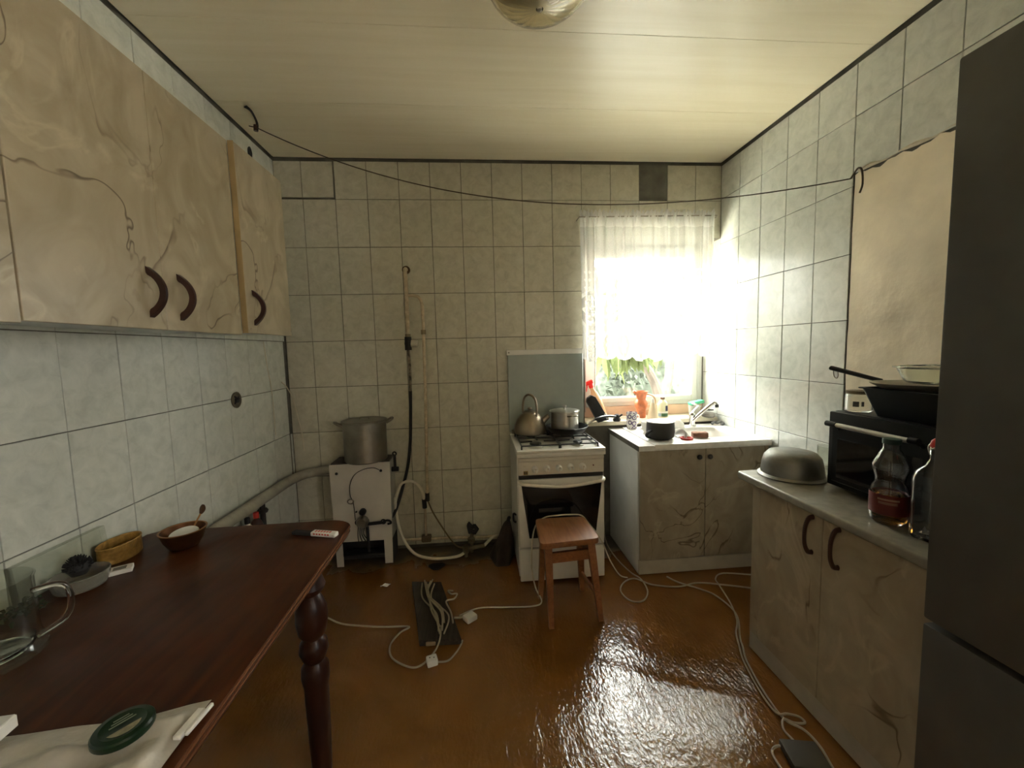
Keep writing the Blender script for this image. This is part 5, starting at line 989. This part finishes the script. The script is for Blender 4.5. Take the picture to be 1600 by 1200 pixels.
# black roasting tin, frying pan upside on it, glass dish behind
rt = thing('roasting_tin', 'deep black roasting tin on top of the oven', 'tin', (2.70, -1.55, ZO))
def frus(c, a0, b0, a1, b1, h, w=0.004, r=0.02):
    mb = MB(); bm = mb.bm; R = []
    for (a, b, z) in ((a0, b0, 0), (a1, b1, h), (a1 + 0.008, b1 + 0.008, h), (a1 + 0.008, b1 + 0.008, h - 0.003) if False else (a1 + 0.008, b1 + 0.008, h + 0.003), (a1 - w, b1 - w, h + 0.003), (a0 - w, b0 - w, w)):
        R.append([bm.verts.new((c[0] + x, c[1] + y, c[2] + z)) for x, y in rrect(-a, a, -b, b, r)])
    for A, B in zip(R, R[1:]):
        for i in range(len(A)): j = (i + 1) % len(A); bm.faces.new((A[i], A[j], B[j], B[i]))
    bm.faces.new(R[0][::-1]); bm.faces.new(R[-1]); bmesh.ops.recalc_face_normals(bm, faces=bm.faces[:]); return mb
rtc = (2.728, -1.602, ZO)
frus(rtc, 0.100, 0.150, 0.128, 0.182, 0.096).build('body', OVB, rt)
pn = thing('frying_pan', 'shallow grey frying pan with a long black handle on the roasting tin', 'pan', (2.70, -1.50, ZO + 0.1))
pnc = (2.700, -1.532, ZO + 0.1)
MB().lathe([(0, 0), (0.095, 0), (0.122, 0.016), (0.126, 0.020), (0.121, 0.020), (0.094, 0.004), (0, 0.004)], pnc, 44).build('body', pm('grey_pan_rim', (0.40, 0.37, 0.31), 0.35, 0.7, var=0.1), pn)
MB().tube([(2.70, -1.405, ZO + 0.118), (2.69, -1.36, ZO + 0.128), (2.675, -1.30, ZO + 0.143), (2.662, -1.235, ZO + 0.158)], lambda t: 0.010 + 0.003 * t, 10, 4, flat=0.7).build('handle', BLACKM, pn)
MB().tube([(2.662, -1.245, ZO + 0.150), (2.662, -1.250, ZO + 0.125), (2.662, -1.262, ZO + 0.118), (2.662, -1.268, ZO + 0.13), (2.664, -1.262, ZO + 0.152)], 0.002, 6, 4).build('hanging_loop', STEELD, pn)
gd = thing('glass_dish', 'large clear glass dish resting on the pans on the oven', 'dish', (2.76, -1.56, ZO + 0.121))
gdc = (2.745, -1.580, ZO + 0.121)
MB().lathe([(0, 0), (0.095, 0), (0.104, 0.006), (0.124, 0.048), (0.134, 0.052), (0.134, 0.056), (0.120, 0.055), (0.100, 0.010), (0, 0.006)], gdc, 48).build('body', glass('greenish_glass', (0.90, 0.93, 0.86), 0.03), gd)
# juice bottle and swing-top bottle
jbc = (2.505, -1.628, ZC)
jb = thing('juice_bottle', 'waisted clear bottle with amber juice and a red label', 'bottle', jbc)
JO = [(0, 0), (0.036, 0), (0.044, 0.008), (0.047, 0.03), (0.047, 0.095), (0.043, 0.115), (0.036, 0.128), (0.038, 0.145), (0.044, 0.170), (0.043, 0.185), (0.026, 0.225), (0.021, 0.232), (0.021, 0.248)]
MB().lathe(JO + [(0.019, 0.248), (0.019, 0.230), (0.024, 0.223), (0.041, 0.184), (0.042, 0.168), (0.036, 0.145), (0.034, 0.128), (0.041, 0.114), (0.045, 0.094), (0.045, 0.03), (0.042, 0.010), (0, 0.004)], jbc, 40).build('body', GLASSM, jb)
MB().lathe([(0, 0.0045), (0.0415, 0.0105), (0.0445, 0.03), (0.0445, 0.085), (0.0445, 0.088), (0, 0.088)], jbc, 36).build('juice', pm('amber_juice', (0.75, 0.30, 0.04), 0.05, trans=1.0, ior=1.34, var=0.02), jb)
JR = pm('deep_red_label', (0.12, 0.012, 0.008), 0.5, var=0.15)
MB().lathe([(0.0475, 0.032), (0.0479, 0.0325), (0.0479, 0.0935), (0.0475, 0.094)], jbc, 40).build('label', JR, jb)
arc_label(jbc, 0.0485, 0.078, 0.084, 3.3, 4.4, pm('pale_print', (0.28, 0.17, 0.12), 0.5), jb, 'print')
arc_label(jbc, 0.0485, 0.066, 0.074, 3.35, 4.3, pm('pale_print2', (0.20, 0.10, 0.07), 0.5), jb, 'print')
MB().lathe([(0, 0.2485), (0.023, 0.2485), (0.023, 0.262), (0.021, 0.264), (0, 0.264)], jbc, 24).build('cap', pm('dark_green_cap', (0.03, 0.06, 0.045), 0.4), jb)
swc = (2.508, -1.748, ZC)
sw = thing('swing_top_bottle', 'square clear bottle with a red swing stopper beside the fridge', 'bottle', swc)
def sq(a, r, z):      # squarish section for the body, round at the neck
    if z > 0.20 or r < 0.03: return 0
    return (1 / max(abs(math.cos(a)), abs(math.sin(a)))) * 0.9 - 1 if True else 0
def sqr(a, r, z):
    k = 1.0 if z < 0.185 else max(0, 1 - (z - 0.185) / 0.04); return k * (min(1.22, 1 / max(abs(math.cos(a)), abs(math.sin(a)))) - 1)
SO = [(0, 0), (0.034, 0), (0.038, 0.006), (0.038, 0.175), (0.034, 0.195), (0.020, 0.215), (0.0135, 0.232), (0.0135, 0.252), (0.016, 0.256), (0.0155, 0.262)]
SI = [(0.0115, 0.262), (0.0115, 0.232), (0.017, 0.214), (0.031, 0.193), (0.035, 0.175), (0.035, 0.010), (0, 0.008)]
MB().lathe(SO + SI, swc, 48, ripple=sqr, M=Rz(0.15, swc)).build('body', GLASSM, sw)
MB().lathe([(0, 0.2625), (0.014, 0.2625), (0.015, 0.270), (0.012, 0.284), (0.006, 0.290), (0, 0.290)], swc, 20).build('stopper', RED, sw)
MB().tube([(swc[0], swc[1] - 0.0165, swc[2] + 0.24), (swc[0], swc[1] - 0.022, swc[2] + 0.262), (swc[0], swc[1] - 0.012, swc[2] + 0.276), (swc[0] - 0.017, swc[1], swc[2] + 0.262), (swc[0], swc[1] + 0.012, swc[2] + 0.276), (swc[0], swc[1] + 0.022, swc[2] + 0.262), (swc[0], swc[1] + 0.0165, swc[2] + 0.24)], 0.0015, 6, 5).build('wire_bail', STEEL, sw)

# ---------------------------------------------------------------- fridge
fr = thing('fridge', 'tall dark grey two-door fridge at the right edge', 'fridge', (2.62, -2.2, 0))
fx, fy0, fy1, fz = 2.30, -2.50, -1.905, 1.962
MB().box((fx + 0.062, fy0 + 0.004, 0.03), (W - 0.03, fy1 - 0.004, fz - 0.006), 0.004).build('body', GREYF, fr)
MB().box((fx + 0.052, fy0 + 0.006, 0.06), (fx + 0.0615, fy1 - 0.006, fz - 0.008)).build('gasket', pm('grey_gasket', (0.32, 0.31, 0.28), 0.7), fr, smooth=False)
MB().box((fx, fy0, 0.680), (fx + 0.0515, fy1, fz), 0.006, seg=2).build('upper_door', GREYF, fr)
MB().box((fx, fy0, 0.055), (fx + 0.0515, fy1, 0.666), 0.006, seg=2).build('lower_door', GREYF, fr)
MB().box((fx + 0.05, fy0 + 0.01, 0.0), (W - 0.05, fy1 - 0.01, 0.03)).build('plinth', BLACKM, fr, smooth=False)

# ---------------------------------------------------------------- table with turned legs and its clutter
TW = mat_wood('dark_mahogany_varnish', (0.030, 0.007, 0.002), (0.085, 0.023, 0.005), 0.42, axis=(9, 1, 9), scale=2.5, coat=0.0)
TW.node_tree.nodes['Principled BSDF'].inputs['Specular IOR Level'].default_value = 0.22
ZT = 0.72
tb = thing('table', 'long dark mahogany table with turned legs along the left wall', 'table', (0.37, -2.1, 0))
tx0, tx1, ty0, ty1 = 0.012, 0.742, -3.15, -1.19
poly = [(tx0, ty0), (tx1, ty0)] + [(tx1 - 0.09 + 0.09 * math.cos(a), ty1 - 0.075 + 0.075 * math.sin(a)) for a in [i * PI / 2 / 8 for i in range(9)]] + [(tx0 + 0.03, ty1 - 0.004), (tx0, ty1 - 0.03)]
mb = MB(); mb.prism(poly, ZT - 0.016, ZT, 0.004, seg=2)
c0 = Vector((0.37, -2.1)); poly2 = [tuple(c0 + (Vector(p) - c0) * 0.992) for p in poly]; mb.prism(poly2, ZT - 0.034, ZT - 0.0162, 0.006, seg=2); mb.build('top', TW, tb)
LEGM = mat_wood('dark_leg_varnish', (0.018, 0.006, 0.004), (0.04, 0.011, 0.004), 0.38, axis=(8, 8, 1), scale=3, coat=0.0)
LEGM.node_tree.nodes['Principled BSDF'].inputs['Specular IOR Level'].default_value = 0.3
ap = [((0.19, -1.475, 0.60), (0.644, -1.455, ZT - 0.035)), ((0.19, -2.86, 0.60), (0.644, -2.84, ZT - 0.035)), ((0.650, -2.77, 0.60), (0.668, -1.55, ZT - 0.035)), ((0.150, -2.77, 0.60), (0.168, -1.55, ZT - 0.035))]
for a, b in ap: MB().box(a, b, 0.002).build('apron', TW, tb, smooth=False)
LP = [(0.034, ZT - 0.0355), (0.038, 0.665), (0.046, 0.64), (0.040, 0.625), (0.026, 0.612), (0.034, 0.600), (0.045, 0.57), (0.047, 0.53), (0.041, 0.49), (0.028, 0.472), (0.040, 0.455), (0.043, 0.43), (0.034, 0.405), (0.028, 0.395), (0.040, 0.375), (0.042, 0.345), (0.036, 0.31), (0.034, 0.20), (0.031, 0.06), (0.028, 0.0)]
for x, y in ((0.690, -1.50), (0.145, -1.50), (0.690, -2.82), (0.145, -2.82)):
    MB().lathe([(0, ZT - 0.0355)] + LP + [(0, 0)], (x, y, 0), 26).build('leg', LEGM, tb)
EDGE = pm('glossy_mahogany_edge', (0.14, 0.055, 0.024), 0.16, var=0.1, spec=0.9)
mb = MB()
for dz, dx in ((0.006, 0.0), (0.021, -0.002)): mb.tube([(tx1 + dx - 0.0012, ty0 + 0.01, ZT - dz), (tx1 + dx - 0.0012, ty1 - 0.09, ZT - dz)] + [(tx1 - 0.09 + (0.089 + dx) * math.cos(a), ty1 - 0.075 + (0.074 + dx) * math.sin(a), ZT - dz) for a in [i * PI / 2 / 8 for i in range(1, 9)]], 0.0045, 8)
mb.build('edge_bead', EDGE, tb)
# copper bowl with a saucer and spoon
cbw = (0.222, -1.338, ZT)
cop = pm('old_copper', (0.40, 0.20, 0.07), 0.35, 0.9, var=0.25, scale=12)
cbo = thing('copper_bowl', 'old copper bowl holding a white saucer near the far table end', 'bowl', cbw)
MB().lathe([(0, 0), (0.034, 0), (0.042, 0.004), (0.056, 0.028), (0.064, 0.055), (0.067, 0.058), (0.063, 0.058), (0.053, 0.030), (0.036, 0.006), (0, 0.004)], cbw, 40).build('body', pm('shaded_copper', (0.13, 0.055, 0.022), 0.4, 0.8, var=0.3, scale=12), cbo)  # body copper darkened to carry the shade on its outside
MB().lathe([(0.063, 0.0585), (0.067, 0.0583), (0.0675, 0.061), (0.0625, 0.061), (0.0625, 0.0585)], cbw, 40).build('rim', cop, cbo)
ssr = MB().lathe([(0, 0), (0.028, 0.002), (0.042, 0.010), (0.040, 0.013), (0.026, 0.006), (0, 0.005)], n=28, M=Matrix.Translation((cbw[0] + 0.004, cbw[1] - 0.002, ZT + 0.036)) @ Matrix.Rotation(0.18, 4, 'X')).build('saucer', WHITEP); tag(ssr, 'small white saucer lying inside the copper bowl', 'saucer')
sp0 = thing('spoon', 'dark spoon standing up out of the copper bowl', 'spoon', (cbw[0] + 0.01, cbw[1] + 0.04, ZT + 0.05))
MB().tube([(cbw[0] + 0.008, cbw[1] + 0.018, ZT + 0.034), (cbw[0] + 0.012, cbw[1] + 0.050, ZT + 0.066), (cbw[0] + 0.016, cbw[1] + 0.066, ZT + 0.085)], 0.003, 6, 3).build('handle', cop, sp0)
MB().tube([(cbw[0] + 0.016, cbw[1] + 0.066, ZT + 0.084), (cbw[0] + 0.018, cbw[1] + 0.072, ZT + 0.094), (cbw[0] + 0.019, cbw[1] + 0.076, ZT + 0.105), (cbw[0] + 0.020, cbw[1] + 0.078, ZT + 0.114)], lambda t: 0.004 + 0.010 * math.sin(PI * min(1, t * .95 + .03)), 8, 4, flat=0.35).build('tip', pm('dark_copper', (0.10, 0.05, 0.025), 0.4, 0.6), sp0)
# yellow embossed oval tin
ot = thing('oval_tin', 'oval gold embossed tin without a lid against the left wall', 'tin', (0.055, -1.375, ZT))
ovp = [(0.062 + 0.042 * math.cos(a), -1.388 + 0.068 * math.sin(a)) for a in [i * 2 * PI / 44 for i in range(44)]]
GOLD = pm('ochre_gold_tin', (0.42, 0.24, 0.06), 0.4, 0.3, var=0.35, scale=45, bump=0.4, bscale=90)
mb = MB(); bm = mb.bm; R = []
for f, z in ((0.94, 0), (1.0, 0.004), (1.0, 0.050), (1.03, 0.053), (1.0, 0.056), (0.95, 0.054), (0.93, 0.006)):
    R.append([bm.verts.new((0.062 + (x - 0.062) * f, -1.388 + (y + 1.388) * f, ZT + z)) for x, y in ovp])
for A, B in zip(R, R[1:]):
    for i in range(44): j = (i + 1) % 44; bm.faces.new((A[i], A[j], B[j], B[i]))
bm.faces.new(R[0][::-1]); bm.faces.new(R[-1]); bmesh.ops.recalc_face_normals(bm, faces=bm.faces[:])
mb.build('body', GOLD, ot)
MB().grid(lambda u, v: (0.062 + 0.93 * 0.0418 * v * math.cos(2 * PI * u), -1.388 + 0.93 * 0.067 * v * math.sin(2 * PI * u), ZT + 0.0075), 33, 4).build('dark_lining', BLACKM, ot)
# clear plastic tray leaning on the wall behind
pt = thing('plastic_tray', 'clear plastic tray leaning on the wall tiles behind the glass bowl', 'tray', (0.03, -1.5, ZT))
Mt = Matrix.Translation((0.016, -1.52, ZT + 0.003)) @ Matrix.Rotation(-0.10, 4, 'Y')
mb = MB(); mb.box((-0.001, -0.13, 0), (0.001, 0.13, 0.105), M=Mt); mb.box((0.001, -0.13, 0.104), (0.018, 0.13, 0.106), M=Mt); mb.box((0.001, -0.131, 0.0), (0.018, -0.129, 0.104), M=Mt); mb.box((0.001, 0.129, 0.0), (0.018, 0.131, 0.104), M=Mt); mb.build('shell', THIN, pt, smooth=False)
# glass bowl, scrubbing brush
gb = (0.100, -1.562, ZT + 0.0015)
gbo = thing('glass_bowl', 'shallow clear glass bowl with a dark brush in it on the table', 'bowl', gb)
MB().lathe([(0, 0), (0.048, 0), (0.054, 0.004), (0.060, 0.024), (0.063, 0.040), (0.060, 0.041), (0.056, 0.024), (0.048, 0.008), (0, 0.006)], gb, 40, ripple=lambda a, r, z: 0.02 * math.cos(18 * a) if z > 0.02 else 0).build('body', pm('milky_bowl_glass', (0.62, 0.60, 0.53), 0.2, trans=0.8, var=0.05), gbo)
sbm = thing('scrub_brush', 'dark bristly round brush sitting in the glass bowl', 'brush', (0.082, -1.49, ZT + 0.05))
mb = MB(); mb.lathe([(0, 0), (0.018, 0.002), (0.026, 0.018), (0.022, 0.036), (0, 0.042)], (0.084, -1.548, ZT + 0.030), 14)
rr_ = random.Random(3)
for _ in range(150):
    a, b = rr_.uniform(0, 2 * PI), rr_.uniform(-0.2, 1.4); d = Vector((math.cos(a) * math.cos(b), math.sin(a) * math.cos(b), math.sin(b))); c_ = Vector((0.084, -1.548, ZT + 0.052))
    mb.tube([c_ + d * 0.018, c_ + d * 0.032 + Vector((0, 0, 0.004))], lambda t: 0.0028 * (1 - 0.6 * t), 4)
mb.build('bristles', BLACKM, sbm)
hb = thing('herb_sprig', 'dark green dried herb sprig behind the glass jug', 'herb', (0.075, -1.69, ZT))
mb = MB()
for _ in range(60):
    a = rr_.uniform(0, 2 * PI); q = rr_.uniform(0, 0.045); c_ = Vector((0.075 + q * 0.8 * math.cos(a), -1.69 + q * 1.2 * math.sin(a), ZT + 0.004 + rr_.uniform(0, 0.035)))
    d = Vector((rr_.gauss(0, 1), rr_.gauss(0, 1), rr_.gauss(0, 0.4))).normalized() * 0.016; mb.tube([c_, c_ + d * 0.5 + Vector((0, 0, 0.004)), c_ + d], lambda t: 0.001 + 0.004 * math.sin(PI * (0.1 + 0.8 * t)), 5, flat=0.3)
mb.build('leaves', pm('dried_dark_green', (0.03, 0.045, 0.02), 0.8, var=0.4), hb)['kind'] = 'stuff'
mbx = thing('matchbox', 'small white printed matchbox lying on the table', 'box', (0.138, -1.487, ZT))
Mm = Rz(0.55, (0.142, -1.487, 0))
MB().box((0.114, -1.509, ZT + 0.0005), (0.170, -1.471, ZT + 0.013), 0.001, M=Mm).build('sleeve', WHITEP, mbx, smooth=False)
MB().box((0.126, -1.502, ZT + 0.0131), (0.156, -1.480, ZT + 0.0135), M=Mm).build('print', pm('grey_print', (0.16, 0.15, 0.13), 0.6), mbx, smooth=False)
# pen-like carton: dark half, white half with red lettering strokes
pc = thing('lighter_pack', 'long slim pack, dark at one end, white with red print at the other', 'pack', (0.645, -1.318, ZT))
Mp = Rz(-0.28, (0.645, -1.318, 0))
MB().box((0.555, -1.330, ZT + 0.0005), (0.632, -1.306, ZT + 0.012), 0.003, M=Mp).build('dark_half', BLACKM, pc)
MB().box((0.6325, -1.331, ZT + 0.0005), (0.728, -1.305, ZT + 0.016), 0.003, M=Mp).build('white_half', WHITEP, pc)
mb = MB()
for k in range(6): mb.box((0.645 + 0.011 * k, -1.3315, ZT + 0.0085), (0.6515 + 0.011 * k, -1.3312, ZT + 0.0135), M=Mp)
for k in range(6): mb.box((0.645 + 0.011 * k, -1.324, ZT + 0.0161), (0.6515 + 0.011 * k, -1.312, ZT + 0.0163), M=Mp)
mb.build('red_print', RED, pc, smooth=False)
# glass jug at the left edge
gj = (0.182, -1.850, ZT + 0.0005)
gjo = thing('glass_jug', 'heavy clear glass jug with an angular handle at the left edge', 'jug', gj)
MB().lathe([(0, 0), (0.076, 0), (0.083, 0.006), (0.083, 0.016), (0.078, 0.022), (0.073, 0.05), (0.072, 0.165), (0.075, 0.172), (0.072, 0.174), (0.068, 0.168), (0.068, 0.03), (0.060, 0.014), (0, 0.012)], gj, 44).build('body', THIN, gjo)
MB().lathe([(0, 0.0125), (0.058, 0.0145), (0.064, 0.022), (0.0665, 0.030), (0.062, 0.024), (0.055, 0.019), (0, 0.018)], gj, 40).build('thick_base', GLASSM, gjo)
dv = Vector((math.cos(0.45), math.sin(0.45), 0)); bz = Vector(gj)
MB().tube([bz + dv * q + Vector((0, 0, z)) for q, z in ((0.070, 0.138), (0.104, 0.142), (0.122, 0.132), (0.128, 0.098), (0.116, 0.060), (0.072, 0.034))], 0.0075, 10, 4, flat=0.8).build('handle', GLASSM, gjo)
# white bag with a green lid on it, small box
wbg = thing('plastic_bag', 'crumpled white plastic bag with a clip on the near table edge', 'bag', (0.55, -2.15, ZT))
E0 = [(0.33, -2.060), (0.39, -2.045), (0.45, -2.042), (0.52, -2.036), (0.58, -2.036), (0.64, -2.026), (0.69, -2.012), (0.722, -2.006)]
def edge(u):
    f = u * (len(E0) - 1); i = min(int(f), len(E0) - 2); t = f - i; return (E0[i][0] * (1 - t) + E0[i + 1][0] * t, E0[i][1] * (1 - t) + E0[i + 1][1] * t)
def bagf(u, v):
    x, y = edge(u); y2 = -2.40; yy = y + (y2 - y) * v; x2 = x + 0.012 * v * u
    h = 0.003 + 0.024 * min(1, 8 * v, 8 * (1 - v) + .2) * min(1, 6 * u, 8 * (1 - u) + 0.15) * (0.65 + 0.35 * math.sin(13 * u + 9 * v) * math.sin(17 * v - 5 * u)) + 0.006 * math.sin(24 * u + 15 * v + 2 * math.sin(9 * v)) * math.sin(19 * v - 11 * u) * min(1, 5 * v) * min(1, 5 * (1 - u), 5 * u)
    return (x2, yy, ZT + max(h, 0.002))
BAGM = pm('white_film', (0.46, 0.43, 0.37), 0.3, var=0.12, bump=0.9, bscale=22)
MB().grid(bagf, 70, 60).build('film', BAGM, wbg)
mb = MB(); Mk = Matrix.Translation((0.722, -2.055, ZT + 0.012)) @ Matrix.Rotation(-0.1, 4, 'Z')
mb.box((-0.006, -0.036, -0.004), (0.008, 0.020, 0.004), 0.002, M=Mk); mb.box((0.0085, -0.030, -0.003), (0.016, 0.030, 0.005), 0.0025, M=Mk); mb.build('clip', WHITEP, wbg)
gl_ = thing('green_lid', 'flat round dark green lid with a pale label on the white bag', 'tin', (0.634, -2.080, ZT + 0.022))  # loose plastic lid lying on the bag, not a tin
lc = (0.632, -2.080, ZT + 0.024)
GRN = pm('dark_green_plastic', (0.003, 0.020, 0.006), 0.3, var=0.2)
MB().lathe([(0, 0), (0.039, 0), (0.0405, 0.002), (0.0405, 0.010), (0.038, 0.013), (0.030, 0.014), (0.028, 0.0125), (0, 0.0125)], lc, 40, ripple=lambda a, r, z: 0.008 * math.cos(60 * a) if r > 0.042 else 0).build('lid', GRN, gl_)
MB().prism([(lc[0] + 0.023 * math.cos(a), lc[1] + 0.023 * math.sin(a)) for a in [-1.9 + i * 2.4 / 12 for i in range(13)]], lc[2] + 0.0126, lc[2] + 0.0131).build('label', pm('pale_cream_label', (0.26, 0.23, 0.15), 0.5, var=0.3, scale=90), gl_, smooth=False)
mb = MB()
for k in range(3): mb.box((-0.018 + 0.004 * k, -0.0012 + 0.006 * k, 0), (0.016 - 0.003 * k, 0.0012 + 0.006 * k, 0.0004), M=Matrix.Translation((lc[0] - 0.004, lc[1] + 0.006, lc[2] + 0.0128)) @ Matrix.Rotation(0.9, 4, 'Z'))
mb.build('print', pm('pale_green_print', (0.20, 0.23, 0.16), 0.5), gl_, smooth=False)
wx = thing('small_box', 'small glossy white box at the left edge beside the white bag', 'box', (0.395, -2.085, ZT))
MB().box((0.36, -2.13, ZT + 0.020), (0.438, -2.045, ZT + 0.042), 0.002, M=Rz(0.08, (0.40, -2.08, 0))).build('carton', WHITE, wx)
MB().box((0.362, -2.128, ZT + 0.0421), (0.436, -2.047, ZT + 0.0431), 0.0004, M=Rz(0.08, (0.40, -2.08, 0))).build('flap', WHITEP, wx, smooth=False)
